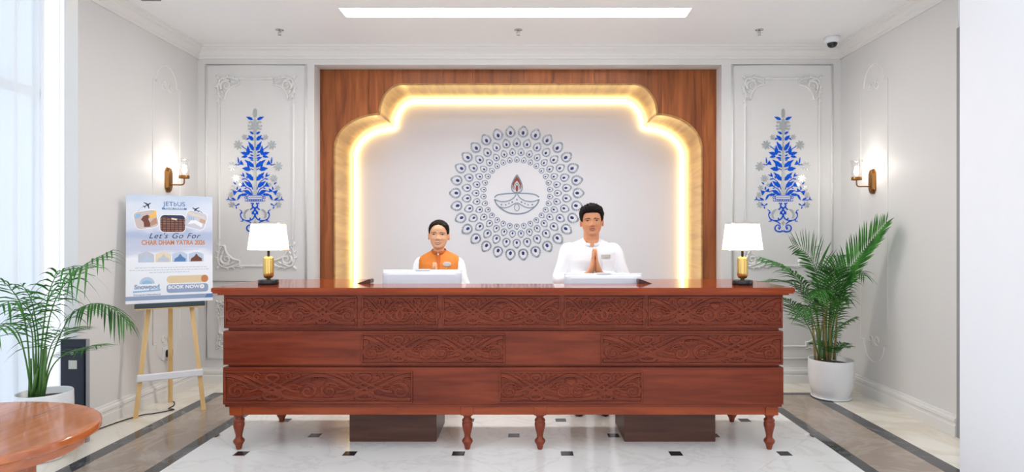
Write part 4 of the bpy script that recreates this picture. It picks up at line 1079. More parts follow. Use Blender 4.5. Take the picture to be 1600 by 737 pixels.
# ------------------------------------------------------------------ sheer curtain
m_sheer, nt, b_ = new_mat('sheer_fabric')
tr = nt.nodes.new('ShaderNodeBsdfTranslucent'); tr.inputs[0].default_value = (0.97, 0.98, 1.0, 1)
df = nt.nodes.new('ShaderNodeBsdfDiffuse'); df.inputs[0].default_value = (0.90, 0.92, 0.94, 1)
tp2 = nt.nodes.new('ShaderNodeBsdfTransparent')
wv = nt.nodes.new('ShaderNodeTexNoise'); wv.inputs['Scale'].default_value = 3.0
m1 = nt.nodes.new('ShaderNodeMixShader'); m1.inputs[0].default_value = 0.12
m2 = nt.nodes.new('ShaderNodeMixShader'); mr = nt.nodes.new('ShaderNodeMapRange'); mr.inputs[3].default_value = 0.22; mr.inputs[4].default_value = 0.36
nt.links.new(wv.outputs['Fac'], mr.inputs[0]); nt.links.new(mr.outputs[0], m2.inputs[0])
nt.links.new(tr.outputs[0], m1.inputs[1]); nt.links.new(df.outputs[0], m1.inputs[2]); nt.links.new(m1.outputs[0], m2.inputs[1]); nt.links.new(tp2.outputs[0], m2.inputs[2])
nt.links.new(m2.outputs[0], nt.nodes['Material Output'].inputs['Surface'])
cu = thing('sheer_curtain', 'floor length white sheer pleated curtain hanging at the window on the left', 'curtain', (-3.335, 0, 0))
N = 360; y0c, y1c = 2.32, 4.28; vs = []; rows_ = [0.012, 0.8, 1.6, 2.4, 3.2]
for zz in rows_:
    for i in range(N+1):
        t = i/N; y = y0c+(y1c-y0c)*t; ph = y*2*PI/0.19
        amp = 0.042*(1+0.25*math.sin(y*7))*(0.75+0.25*(1-zz/3.2))
        vs.append((amp*math.sin(ph+0.5*math.sin(y*5)+0.25*math.sin(zz*1.3)), y+0.018*math.sin(2*ph), zz))
fs = [(j*(N+1)+i, j*(N+1)+i+1, (j+1)*(N+1)+i+1, (j+1)*(N+1)+i) for j in range(len(rows_)-1) for i in range(N)]
MB().add(vs, fs, True).build('curtain_cloth', m_sheer, cu, fixn=False)
MB().box(-0.045, 0.045, y0c, y1c, 3.19, 3.22).build('header_tape', m_wplast, cu)
MB().box(-0.05, 0.05, y0c, y1c+0.02, 3.22, 3.30).build('curtain_track', m_wplast, cu)
cv = MB().tube([(-3.262, 2.4, 3.285), (-3.262, 4.27, 3.285)], 0.006, 8).build('cove_light', emitter('cove_led', (255, 206, 110), 9.0))
tag(cv, 'warm light strip on the ceiling above the sheer curtain', 'light strip')

# ------------------------------------------------------------------ ceiling fittings
m_chrome = plain('chrome', (190, 190, 192), 0.25, 1.0, var=0.1)
def sprinkler(x, y, label):
    r = thing('sprinkler_head', label, 'sprinkler', (x, y, ZC), 0, 'ceiling sprinklers')
    MB().lathe([(0.036, -0.0), (0.036, -0.004), (0.018, -0.009)], 20).build('escutcheon', m_chrome, r)
    MB().lathe([(0.008, -0.005), (0.008, -0.022), (0.005, -0.024), (0.004, -0.040), (0.004, -0.046)], 12).build('nozzle', m_chrome, r)
    mb = MB()
    for s in (1, -1): mb.tube(catmull([(s*0.007, 0, -0.018), (s*0.015, 0, -0.030), (s*0.005, 0, -0.044)], 5), 0.0025, 6)
    mb.build('frame_arm', m_chrome, r); MB().lathe([(0.0, -0.046), (0.017, -0.047), (0.017, -0.049), (0.0, -0.050)], 16, cap=False).build('deflector', m_chrome, r)
sprinkler(-2.22, 5.36, 'small chrome ceiling sprinkler above the left flower panel'); sprinkler(-0.07, 5.36, 'small chrome ceiling sprinkler in the middle, above the arch'); sprinkler(2.10, 5.36, 'small chrome ceiling sprinkler above the right flower panel')
sd = thing('security_camera', 'white dome security camera with dark lens in the upper right corner', 'camera', (2.86, 5.56, ZC))
MB().lathe([(0.068, 0), (0.068, -0.035), (0.062, -0.05), (0.045, -0.056), (0.03, -0.056)], 28).build('housing', m_wplast, sd)
MB().lathe([(0.044, -0.05), (0.044, -0.066), (0.036, -0.084), (0.020, -0.095), (0.0, -0.098)], 24).build('lens_dome', plain('smoked_dome', (30, 32, 40), 0.08, var=0.1), sd)
dv = thing('ceiling_vent', 'small dark slotted grille on the ceiling at the upper left', 'vent', (-2.95, 4.66, ZC))
MB().box(-0.075, 0.075, -0.03, 0.03, -0.008, 0).build('grille_plate', plain('dark_grille', (110, 100, 98), 0.5), dv)
for k in range(3): MB().box(-0.068, 0.068, -0.022+k*0.018, -0.014+k*0.018, -0.012, -0.008).build('slat', m_grey, dv)
# ------------------------------------------------------------------ areca palms in white pots
m_leaf, nt, b_ = new_mat('palm_leaf')
oi = nt.nodes.new('ShaderNodeObjectInfo'); no = nt.nodes.new('ShaderNodeTexNoise'); no.inputs['Scale'].default_value = 9
ge = nt.nodes.new('ShaderNodeNewGeometry'); nt.links.new(ge.outputs['Position'], no.inputs['Vector'])
rp = nt.nodes.new('ShaderNodeValToRGB'); rp.color_ramp.elements[0].color = s2l((20, 76, 22))+(1,); rp.color_ramp.elements[1].color = s2l((70, 140, 52))+(1,)
rp.color_ramp.elements[0].position = 0.3; rp.color_ramp.elements[1].position = 0.7
nt.links.new(no.outputs['Fac'], rp.inputs[0])
hs_ = nt.nodes.new('ShaderNodeHueSaturation'); mr = nt.nodes.new('ShaderNodeMapRange'); mr.inputs[3].default_value = 0.8; mr.inputs[4].default_value = 1.15
nt.links.new(oi.outputs['Random'], mr.inputs[0]); nt.links.new(mr.outputs[0], hs_.inputs['Value']); nt.links.new(rp.outputs['Color'], hs_.inputs['Color'])
nt.links.new(hs_.outputs['Color'], b_.inputs['Base Color']); b_.inputs['Roughness'].default_value = 0.42; b_.inputs['Specular IOR Level'].default_value = 0.35
trl = nt.nodes.new('ShaderNodeBsdfTranslucent'); nt.links.new(hs_.outputs['Color'], trl.inputs[0])
mxs = nt.nodes.new('ShaderNodeMixShader'); mxs.inputs[0].default_value = 0.25
nt.links.new(b_.outputs[0], mxs.inputs[1]); nt.links.new(trl.outputs[0], mxs.inputs[2]); nt.links.new(mxs.outputs[0], nt.nodes['Material Output'].inputs['Surface'])
m_stem = plain('palm_stem_green', (84, 128, 62), 0.5, var=0.25, vscale=30)
m_cane = plain('palm_cane', (166, 146, 98), 0.6, var=0.25, vscale=50)
m_soil = plain('potting_soil', (66, 50, 40), 0.9, var=0.3, vscale=80, bump=0.4)
m_pot = plain('white_glazed_pot', (238, 239, 242), 0.25, var=0.01)

def frond(par, P, llen, nl, start=0.4, w=0.011, seed=0, droop=0.35, lift=0.25, stem_r=0.006, jit=0.12, fw=0.55, side_up=(0, 0, 1)):
    rnd = random.Random(seed)
    pts = catmull(P, 12); n = len(pts)
    L = [0]
    for a, b in zip(pts, pts[1:]): L.append(L[-1]+(b-a).length)
    st = MB().tube(pts, [stem_r*(1-0.8*i/(n-1)) for i in range(n)], 6).build('frond_stalk', m_stem, None)
    mb = MB()
    def sample(d):
        j = 0
        while j < n-2 and L[j+1] < d: j += 1
        f = (d-L[j])/max(1e-9, L[j+1]-L[j]); return pts[j].lerp(pts[j+1], f), (pts[j+1]-pts[j]).normalized()
    up = Vector(side_up)
    for i in range(nl):
        t = start+(1-start)*(i+0.3)/nl
        p, tg = sample(L[-1]*t)
        s = tg.cross(up); s = s.normalized() if s.length > 0.05 else Vector((1, 0, 0))
        nn = s.cross(tg).normalized()
        q = (t-start)/(1-start)
        ll = llen*(0.45+0.75*math.sin(PI*min(1, q*0.80+0.16)))*rnd.uniform(1-jit, 1+jit*0.6)
        if q > 0.9: ll *= 0.75
        for sd_ in (1, -1):
            fwd = fw+0.9*q+rnd.uniform(-jit, jit); dr_ = droop*rnd.uniform(1-2*jit, 1+2*jit)
            d = (s*sd_+tg*fwd+nn*(lift+rnd.uniform(-jit, jit)*0.8)).normalized()
            w2 = w*(0.75+0.5*math.sin(PI*q))
            wd = d.cross(nn).normalized()*w2*0.5; rid = nn*w2*0.25
            ring = []
            for k, (f, ww) in enumerate(((0.0, 0.35), (0.28, 1.0), (0.55, 0.95), (0.8, 0.6), (1.0, 0.04))):
                c = p+d*(ll*f)+Vector((0, 0, -1))*(dr_*ll*f*f)
                ring.append((c-wd*ww-rid*ww, c, c+wd*ww-rid*ww))
            o = len(mb.v); vs = [v for r_ in ring for v in r_]; fs = []
            for k in range(4):
                fs += [(k*3, k*3+1, k*3+4, k*3+3), (k*3+1, k*3+2, k*3+5, k*3+4)]
            mb.add(vs, fs, True)
    fo = mb.build('palm_frond', m_leaf, par, fixn=False)
    st.parent = fo
    return fo

def pot(par, r0, h, taper=0.74, name='pot'):
    prof = [(r0*taper, 0.0), (r0*(taper+0.06), 0.008), (r0*0.93, h*0.30), (r0*0.985, h*0.55), (r0, h*0.80), (r0*0.985, h-0.006), (r0*0.97, h), (r0*0.93, h-0.004), (r0*0.93, h-0.05), (r0*0.6, h-0.06)]
    MB().lathe(prof, 48, cap=True).build(name, m_pot, par)
    MB().lathe([(r0*0.90, h-0.045), (r0*0.5, h-0.035), (0.0, h-0.032)], 32, cap=False).build('soil', m_soil, par)

# right palm
RB = Vector((2.735, 5.34, 0))
rpl = thing('potted_palm', 'areca palm in a white pot in the corner right of the counter', 'plant', RB, 0, 'potted palms')
pot(rpl, 0.19, 0.345)
MB().lathe([(0.15, 0.0), (0.165, 0.004), (0.168, 0.016), (0.15, 0.016)], 40).build('saucer', m_pot, rpl)
def FR(pxs, llen, nl, seed, par=rpl, B=RB, **kw):
    return frond(par, [at(*q)-B for q in pxs], llen, nl, seed=seed, **kw)
y = 5.34
canes = MB()
for k, (bx, tx, th) in enumerate(((1274, 1266, 480), (1282, 1276, 470), (1288, 1290, 460), (1296, 1300, 455), (1303, 1308, 470), (1278, 1288, 490), (1292, 1284, 465))):
    canes.tube([at(bx, 562, y-0.02+0.02*(k % 3))-RB, at((bx+tx)/2+(-1)**k, 520, y-0.03+0.025*(k % 3))-RB, at(tx, th, y-0.05+0.03*(k % 3))-RB], [0.011, 0.010, 0.007], 8)
canes.build('cane', m_cane, rpl)
FR([(1282, 560, y), (1276, 490, y-0.06), (1252, 440, y-0.14), (1224, 415, y-0.20), (1188, 401, y-0.26)], 0.21, 26, 1, droop=0.55, lift=0.2, fw=0.9, w=0.015)
FR([(1286, 560, y), (1286, 500, y-0.03), (1282, 440, y-0.07), (1262, 398, y-0.12), (1238, 382, y-0.18)], 0.27, 28, 2, droop=0.10, lift=0.35, w=0.012, side_up=(0.3, -0.9, 0.4))
FR([(1292, 560, y), (1300, 500, y), (1316, 440, y-0.10), (1346, 395, y-0.24), (1386, 346, y-0.42)], 0.23, 34, 3, droop=0.02, lift=0.45, start=0.36, fw=1.1, w=0.015, side_up=(-0.35, -0.6, 0.7))
FR([(1294, 560, y), (1305, 490, y-0.04), (1322, 445, y-0.12), (1340, 424, y-0.24), (1352, 430, y-0.34)], 0.17, 22, 4, droop=0.6, lift=0.1)
FR([(1298, 560, y), (1302, 530, y-0.05), (1312, 510, y-0.10), (1326, 500, y-0.15), (1338, 494, y-0.18)], 0.11, 18, 5, droop=0.5, lift=0.1, stem_r=0.004)
FR([(1280, 560, y), (1268, 520, y-0.08), (1250, 490, y-0.15), (1232, 470, y-0.2), (1222, 464, y-0.24)], 0.20, 22, 6, droop=0.3, lift=0.1)
FR([(1284, 560, y), (1278, 500, y-0.05), (1255, 455, y-0.1), (1222, 438, y-0.12), (1190, 440, y-0.12)], 0.16, 22, 7, droop=0.25, lift=0.2)
FR([(1290, 560, y), (1292, 500, y-0.08), (1292, 462, y-0.2), (1286, 452, y-0.32), (1276, 462, y-0.42)], 0.20, 24, 8, droop=0.5, lift=0.1)
FR([(1292, 560, y), (1296, 490, y-0.05), (1302, 440, y-0.15), (1304, 420, y-0.26), (1300, 418, y-0.36)], 0.22, 26, 9, droop=0.35, lift=0.2)
FR([(1288, 560, y), (1290, 490, y+0.04), (1296, 430, y+0.1), (1306, 405, y+0.16), (1316, 398, y+0.22)], 0.20, 24, 10, droop=0.3, lift=0.2)
FR([(1282, 560, y), (1274, 510, y-0.1), (1262, 480, y-0.22), (1256, 478, y-0.32), (1252, 492, y-0.4)], 0.17, 20, 11, droop=0.5, lift=0.1)
FR([(1296, 560, y), (1304, 500, y-0.1), (1314, 470, y-0.18), (1322, 462, y-0.25), (1328, 470, y-0.3)], 0.15, 20, 12, droop=0.5, lift=0.1)
for k, a in enumerate((0.3, 1.6, 2.9, 4.4, 5.3)):
    frond(rpl, [(0.05*math.cos(a), 0.05*math.sin(a), 0.31), (0.06*math.cos(a), 0.06*math.sin(a), 0.40), (0.10*math.cos(a), 0.10*math.sin(a), 0.46), (0.17*math.cos(a), 0.17*math.sin(a), 0.48)], 0.09, 10, seed=40+k, stem_r=0.003)

# left palm
LB = Vector((-3.115, 3.85, 0))
lpl = thing('potted_palm', 'areca palm in a wide white pot beside the sheer curtain', 'plant', LB, 0, 'potted palms')
pot(lpl, 0.155, 0.435, 0.62)
y = 3.85
canes = MB()
for k, (bx, tx, th) in enumerate(((47, 48, 560), (55, 56, 552), (62, 66, 545), (67, 72, 540), (51, 60, 575))):
    canes.tube([at(bx, 624, y)-LB, at((bx+tx)/2, 590, y-0.01*k)-LB, at(tx, th, y-0.02)-LB], [0.012, 0.010, 0.006], 8)
canes.build('cane', m_stem, lpl)
def FL(pxs, llen, nl, seed, **kw): return FR(pxs, llen, nl, seed, par=lpl, B=LB, **kw)
FL([(64, 622, y), (70, 540, y), (86, 470, y-0.06), (124, 420, y-0.12), (178, 389, y-0.18)], 0.19, 18, 51, droop=1.0, lift=0.25, start=0.46, w=0.012, jit=0.25)
FL([(66, 622, y), (80, 560, y+0.02), (112, 492, y-0.02), (158, 474, y-0.08), (206, 503, y-0.12)], 0.13, 22, 52, droop=1.0, lift=0.05, start=0.50, w=0.011, jit=0.2)
FL([(68, 622, y), (78, 580, y-0.02), (98, 555, y-0.08), (130, 543, y-0.14), (165, 537, y-0.18)], 0.14, 14, 53, droop=0.3, lift=0.15, start=0.45, w=0.010, jit=0.2)
FL([(48, 622, y), (44, 540, y), (34, 480, y-0.16), (16, 450, y-0.30), (-6, 430, y-0.44)], 0.18, 9, 54, droop=0.9, lift=0.2, start=0.55, w=0.013, jit=0.3)
FL([(54, 622, y), (56, 540, y-0.05), (48, 490, y-0.18), (26, 470, y-0.34), (-2, 476, y-0.50)], 0.20, 9, 55, droop=0.8, lift=0.2, start=0.55, w=0.013, jit=0.3)
FL([(50, 622, y), (40, 560, y-0.08), (28, 520, y-0.22), (10, 506, y-0.38), (-10, 516, y-0.54)], 0.18, 9, 56, droop=0.8, lift=0.2, start=0.55, w=0.012, jit=0.3)
FL([(60, 622, y), (66, 530, y+0.02), (76, 460, y), (92, 426, y-0.03), (118, 414, y-0.06)], 0.20, 13, 58, droop=1.0, lift=0.25, start=0.56, w=0.012, jit=0.3)
FL([(64, 622, y), (72, 570, y-0.06), (82, 535, y-0.12), (98, 518, y-0.18), (120, 510, y-0.24)], 0.18, 13, 60, droop=0.35, lift=0.2, start=0.5, w=0.010, jit=0.2)
FL([(58, 622, y), (60, 540, y), (54, 490, y-0.06), (46, 462, y-0.14), (32, 442, y-0.22)], 0.17, 9, 61, droop=0.9, lift=0.2, start=0.55, w=0.012, jit=0.3)
FL([(56, 622, y), (52, 560, y-0.06), (50, 520, y-0.12), (42, 498, y-0.2), (28, 490, y-0.28)], 0.16, 9, 62, droop=0.6, lift=0.2, start=0.5, w=0.011, jit=0.3)
# ------------------------------------------------------------------ people
def remesh(mb, name, mat, voxel, parent, smooth_it=3, deci=None, fac=0.5, disp=None):
    me = mb.mesh(name, mat)
    o = bpy.data.objects.new(name, me); COL.objects.link(o)
    md_ = o.modifiers.new('r', 'REMESH'); md_.mode = 'VOXEL'; md_.voxel_size = voxel; md_.use_smooth_shade = True
    if smooth_it:
        s = o.modifiers.new('s', 'SMOOTH'); s.iterations = smooth_it; s.factor = fac
    if deci:
        d = o.modifiers.new('d', 'DECIMATE'); d.ratio = deci
    dg = bpy.context.evaluated_depsgraph_get()
    me2 = bpy.data.meshes.new_from_object(o.evaluated_get(dg))
    bpy.data.objects.remove(o)
    me2.name = name
    if disp:
        import numpy as np
        nv = len(me2.vertices); co = np.empty(nv*3, 'f'); nr = np.empty(nv*3, 'f')
        me2.vertices.foreach_get('co', co); me2.vertex_normals.foreach_get('vector', nr)
        co = co.reshape(-1, 3); nr = nr.reshape(-1, 3)
        dv_ = np.array([disp(Vector(c)) for c in co], 'f')
        me2.vertices.foreach_set('co', (co+nr*dv_[:, None]).ravel().astype('f')); me2.update()
    me2.polygons.foreach_set('use_smooth', [True]*len(me2.polygons))
    me2.materials.clear(); me2.materials.append(mat)
    return link(name, me2, parent)

def ell(c, rx, ry, z, n=28, p=2.3):
    out = []
    for i in range(n):
        a = 2*PI*i/n; ca, sa = math.cos(a), math.sin(a)
        out.append((c[0]+rx*math.copysign(abs(ca)**(2/p), ca), c[1]+ry*math.copysign(abs(sa)**(2/p), sa), z))
    return out

HW = [(0, .02), (.02, .10), (.06, .165), (.12, .215), (.20, .255), (.30, .285), (.40, .300), (.5, .312), (.6, .322), (.7, .322), (.8, .298), (.88, .248), (.94, .178), (.98, .10), (1, .01)]
HF = [(0, .20), (.03, .275), (.08, .318), (.14, .318), (.20, .312), (.30, .325), (.40, .342), (.5, .345), (.6, .362), (.7, .362), (.8, .328), (.88, .268), (.94, .185), (.98, .10), (1, .01)]
HB = [(0, -.10), (.06, -.02), (.12, .05), (.2, .15), (.3, .28), (.4, .37), (.5, .42), (.6, .45), (.7, .452), (.8, .415), (.88, .335), (.94, .235), (.98, .12), (1, .01)]
def ga(v, s): return math.exp(-(v/s)**2)
class Head:
    """head of height H with the chin at the origin, facing -y"""
    def __init__(self, H, width=1.0, smile=0.0, nose=1.0):
        self.H, self.wd, self.smile, self.nose = H, width, smile, nose
    def feat(self, x, t):
        n = self.nose
        h = interp([(.30, 0), (.335, .055), (.365, .105), (.40, .092), (.46, .05), (.52, .022), (.57, .008), (.60, 0)], t)*n
        s = interp([(.30, .075), (.37, .062), (.45, .045), (.6, .04)], t)
        d = h*ga(x, s)
        for q in (1, -1):
            d += .036*n*ga(x-q*.068, .030)*ga(t-.352, .024)
            d -= .040*ga(x-q*.150, .080)*ga(t-.505, .038)
            d += .020*ga(x-q*.155, .062)*ga(t-.503, .020)
            d += .016*ga(x-q*.14, .11)*ga(t-.578, .025)
            d += (.016+.014*self.smile)*ga(x-q*.19, .075)*ga(t-.36, .06)
            d -= .010*ga(x-q*(.12+.02*self.smile), .02)*ga(t-.29, .05)
        d += .026*ga(x, .095)*ga(t-.240, .018)+.028*ga(x, .085)*ga(t-.188, .020)-.016*ga(x, .10)*ga(t-.214, .008)
        d -= .010*ga(x, .015)*ga(t-.285, .025)
        d += .018*ga(x, .085)*ga(t-.085, .05)
        return d
    def pt(self, t, a, extra=0.0):
        """a: angle, 0 = front (-y), +-pi = back"""
        w, f, b = interp(HW, t)*self.wd, interp(HF, t), interp(HB, t)
        x = w*math.copysign(abs(math.sin(a))**0.9, math.sin(a)); c = math.cos(a)
        if c >= 0: y = -f*c**0.85
        else: y = b*abs(c)**0.95
        z = t
        if c > 0: y -= self.feat(x, t)*min(1, c*1.6)
        p = Vector((x, y, z))
        if extra:
            v = Vector((x, y, (t-0.55)*1.1)); v.normalize(); p += v*extra
        return p*self.H
    def front(self, x, t, lift=0.0):
        """surface point at lateral offset x (head heights) on the face"""
        w = interp(HW, t)*self.wd; s = min(0.999, (abs(x)/w))**(1/0.9); a = math.copysign(math.asin(s), x)
        p = self.pt(t, a); p.y -= lift; return p
    def mesh(self, mb, M):
        na, nt_ = 112, 100; rings = []
        for j in range(nt_+1):
            t = j/nt_
            rings.append([M @ self.pt(t, 2*PI*i/na) for i in range(na)])
        mb.loft(rings)
    def patch(self, poly, lift, M):
        """fan patch over a 2D outline (x, t)"""
        n = len(poly); cx = sum(p[0] for p in poly)/n; ct_ = sum(p[1] for p in poly)/n
        vs = [M @ self.front(cx, ct_, lift)]; fs = []
        for k in (0.5, 1.0):
            vs += [M @ self.front(cx+(p[0]-cx)*k, ct_+(p[1]-ct_)*k, lift if k < 1 else lift*0.6) for p in poly]
        for i in range(n):
            j = (i+1) % n; fs += [(0, 1+i, 1+j), (1+i, 1+n+i, 1+n+j, 1+j)]
        return MB().add(vs, fs, True)

def almond(cx, ct_, w, h, tilt=0.0, n=16):
    P = []
    for i in range(n):
        a = 2*PI*i/n; u = math.cos(a); v = math.sin(a)*(1-abs(u)**2.2*0.55)
        P.append((cx+w*u, ct_+h*v+tilt*u*w))
    return P
def strip(path, w):
    L = [(p[0], p[1]+w(i/(len(path)-1))) for i, p in enumerate(path)]; R = [(p[0], p[1]-w(i/(len(path)-1))) for i, p in enumerate(path)]
    return L, R
def face_strip(hd, path, wf, lift, M):
    L, R = strip(path, wf); n = len(path)
    vs = [M @ hd.front(*p, lift*0.7) for p in L]+[M @ hd.front(*p, lift) for p in path]+[M @ hd.front(*p, lift*0.7) for p in R]
    fs = [(r*n+i, r*n+i+1, (r+1)*n+i+1, (r+1)*n+i) for r in (0, 1) for i in range(n-1)]
    return MB().add(vs, fs, True)

m_eye = plain('eye_white', (226, 220, 214), 0.25, var=0.01)
m_iris = plain('dark_brown_iris', (34, 22, 18), 0.15, var=0.05)
m_teeth = plain('teeth', (240, 236, 228), 0.3, var=0.01)
m_hair = plain('black_hair', (20, 13, 11), 0.7, var=0.25, vscale=60, spec=0.15)
m_brow = plain('eyebrow_hair', (38, 26, 22), 0.6, var=0.2)

def face(root, hd, M, lip, smile, mouth_open, brow_w, nostril):
    for q in (1, -1):
        hd.patch(almond(q*.150, .505, .056, .0165, 0.05*q), .0016, M).build('eye', m_eye, root)
        hd.patch([(q*.150+.027*math.cos(2*PI*i/12), .506+.0165*math.sin(2*PI*i/12)) for i in range(12)], .0024, M).build('iris', m_iris, root)
        path = [(q*(.150+.068*(-1+2*i/10)), .505+.021*math.sin(PI*i/10)**0.8-.001) for i in range(11)]
        face_strip(hd, path, lambda t: .0075*math.sin(PI*min(1, max(0.05, t)))+.002, .0034, M).build('eyelashes', m_brow, root)
        path = [(q*(.060+.175*i/10), .572+.022*math.sin(PI*(i/10)**0.8)-.006*(i/10)) for i in range(11)]
        face_strip(hd, path, lambda t: brow_w*(0.95-0.6*t)+.001, .0022, M).build('eyebrow', m_brow, root)
        hd.patch([(q*.034+.016*math.cos(2*PI*i/10), .330+.008*math.sin(2*PI*i/10)) for i in range(10)], .0012, M).build('nostril', nostril, root)
    mw = .105+.030*smile; cv_ = .022*smile
    up = [(mw*(-1+2*i/16), .218+cv_*(abs(-1+2*i/16))**2) for i in range(17)]
    top = [(x, t+.026*(1-(x/mw)**2)*(1-0.25*ga(x, .018))) for x, t in up]
    gap = mouth_open
    low = [(x, t-gap*(1-(x/mw)**2)) for x, t in up]
    bot = [(x, t-gap*(1-(x/mw)**2)-.034*(1-(x/mw)**2)**0.8) for x, t in up]
    def lipm(A, B, name):
        n = len(A); mid = [((a[0]+b[0])/2, (a[1]+b[1])/2) for a, b in zip(A, B)]
        vs = [M @ hd.front(*p, .0012) for p in A]+[M @ hd.front(*p, .0030) for p in mid]+[M @ hd.front(*p, .0012) for p in B]
        MB().add(vs, [(r*n+i, r*n+i+1, (r+1)*n+i+1, (r+1)*n+i) for r in (0, 1) for i in range(n-1)], True).build(name, lip, root)
    lipm(top, up, 'upper_lip'); lipm(low, bot, 'lower_lip')
    n = len(up)
    MB().add([M @ hd.front(*p, .0011) for p in up]+[M @ hd.front(*p, .0011) for p in low], [(i, i+1, n+i+1, n+i) for i in range(n-1)], True).build('teeth', m_teeth if mouth_open > 0.01 else nostril, root)

def hair_shell(hd, M, line, thick, parent, name='hair', extra=None):
    """scalp shell: line(a) gives the hairline height at angle a; thick(t, a) the thickness in head heights"""
    na, nt_ = 144, 70; mb = MB(); vs = []
    for j in range(nt_+1):
        for i in range(na):
            a = -PI+2*PI*i/na; t0 = line(a)
            t = t0+(1.0-t0)*j/nt_
            e = min(1, j/5.0)
            vs.append(M @ hd.pt(min(t, 0.9995), a, thick(t, a)*(e**0.6)+(0.002 if j else -0.015)))
    fs = [(j*na+i, j*na+(i+1) % na, (j+1)*na+(i+1) % na, (j+1)*na+i) for j in range(nt_) for i in range(na)]
    mb.add(vs, fs, True)
    if extra: extra(mb)
    return mb.build(name, m_hair, parent, fixn=True)

def hand(mb, S, wrist, sgn, scale=1.0, tilt=0.0):
    """praying hand: palm plane is the y-z plane, thumb side towards +y (the chest); sgn: which side of the midline"""
    tp = lambda z: interp([(-0.02, 0.040), (0.0, 0.034), (0.03, 0.0250), (0.06, 0.0180), (0.09, 0.0125), (0.12, 0.0088), (0.19, 0.0072)], z)   # distance of the hand's middle from the midline
    def Q(y, z, dx=0.0): return Vector((sgn*(tp(z)+dx)*scale, wrist.y+y*scale, wrist.z+z*scale))
    rings = []
    for z, hw, th in ((-0.020, 0.027, 0.024), (0.0, 0.030, 0.026), (0.025, 0.037, 0.0255), (0.055, 0.041, 0.0195), (0.085, 0.041, 0.0140), (0.103, 0.037, 0.0105)):
        c = Q(0, z); ring = []
        for i in range(18):
            a = 2*PI*i/18; ring.append(c+Vector((th*math.cos(a), hw*math.sin(a), 0))*scale)
        rings.append(ring)
    mb.loft(rings)
    for y, l, r0 in ((-0.031, 0.060, 0.0078), (-0.0105, 0.076, 0.0088), (0.010, 0.082, 0.0090), (0.030, 0.074, 0.0086)):
        pts = [Q(y*0.97, 0.080, 0.001), Q(y, 0.100, 0.001), Q(y*0.97, 0.100+l*0.42, 0.0012), Q(y*0.92, 0.100+l*0.75, 0.0006), Q(y*0.88, 0.100+l)]
        mb.tube(catmull(pts, 4), [r0*scale*k for k in ([1.08]*4+[1.04]*4+[1.03]*3+[0.97]*3+[0.9, 0.78, 0.45])], 10)
    pts = [Q(0.020, 0.022), Q(0.042, 0.050, 0.002), Q(0.052, 0.078, 0.001), Q(0.052, 0.105), Q(0.048, 0.122)]
    mb.tube(catmull(pts, 4), [scale*v for v in ([0.013]*5+[0.0115]*4+[0.0105]*4+[0.0095]*2+[0.0075, 0.004])], 10)

def limb(mb, pts, rs, n=18, sub=5):
    P = catmull(pts, sub); R = []
    for i in range(len(P)):
        t = i/(len(P)-1)*(len(rs)-1); k = min(int(t), len(rs)-2); R.append(rs[k]+(rs[k+1]-rs[k])*(t-k))
    mb.tube(P, R, n)

def person(root, spec):
    g = spec; H = g['head_h']; chin = g['chin']; M = Matrix.Translation((g.get('hx', 0), g['hy'], chin)) @ Matrix.Rotation(g.get('yaw', 0), 4, 'Z') @ Matrix.Rotation(g.get('roll', 0), 4, 'Y')
    hd = Head(H, g['hw'], g['smile'], g['nose'])
    sk = g['skin']
    mb = MB(); hd.mesh(mb, M)
    # ears
    for q in (1, -1):
        e = MB(); e.ellipsoid((0, 0, 0), (0.010, 0.019, 0.031), 16, 10); e.ellipsoid((0.004, 0.002, -0.02), (0.007, 0.011, 0.013), 12, 8)
        e.xform(M @ Matrix.Translation((q*(interp(HW, .47)*g['hw']*H+0.004), 0.012, .455*H)) @ Matrix.Rotation(q*0.35, 4, 'Z') @ Matrix.Scale(q, 4, (1, 0, 0)))
        mb.add(e.v, e.f, True)
    nz, nr = g['neck_z'], g['neck_r']
    mb.loft([ell((0, g['hy']+dy_), r_*nr, r_*nr*1.02, z_, 24, 2.0) for z_, r_, dy_ in ((nz-0.10, 1.05, 0.03), (nz-0.05, 1.02, 0.028), (nz, 1.0, 0.022), (chin-0.015, 0.98, 0.016), (chin+0.02, 0.98, 0.012), (chin+0.07, 0.95, 0.014))])
    # torso and legs below the clothes, a little slimmer than them
    T = g['torso']
    mb.loft([ell((0, c), a*0.88, b*0.86, z-0.012, 28) for z, a, b, c in T[:-1]])
    A = g['arm']
    hb = g['hand']
    for q in (1, -1):
        sh, elb, wr = (Vector((q*v[0], v[1], v[2])) for v in A['pts'])
        limb(mb, [sh, (sh+elb)/2, elb, (elb+wr)/2, wr], [A['r'][0]*.85, A['r'][0]*.82, A['r'][1]*.82, A['r'][1]*.78, A['r'][2]], 14)
        hand(mb, None, Vector((0, hb[0], hb[1])), q, hb[2])
        wz = Vector((q*0.038*hb[2], hb[0], hb[1]))
        limb(mb, [wr, (wr+wz)/2, wz+Vector((0, 0, 0.01))], [A['r'][2], 0.024, 0.024], 14)
        hipz = g['hip']
        limb(mb, [Vector((q*0.09, 0.01, hipz)), Vector((q*0.095, 0.005, hipz*0.55)), Vector((q*0.095, 0.06, 0.09))], [0.072, 0.05, 0.036], 14)
    body = remesh(mb, 'body', sk, 0.0030, root, 2, 0.30, 0.35)
    face(root, hd, M, g['lip'], g['smile'], g['mouth'], g['brow'], g['dark'])
    return hd, M

def wrinkle(seed, amp):
    def f(co):
        v = mnoise.noise(Vector((co.x*7+seed, co.y*7, co.z*9)))*amp
        v += mnoise.noise(Vector((co.x*16+seed, co.y*16, co.z*11+3)))*amp*0.5
        return v
    return f

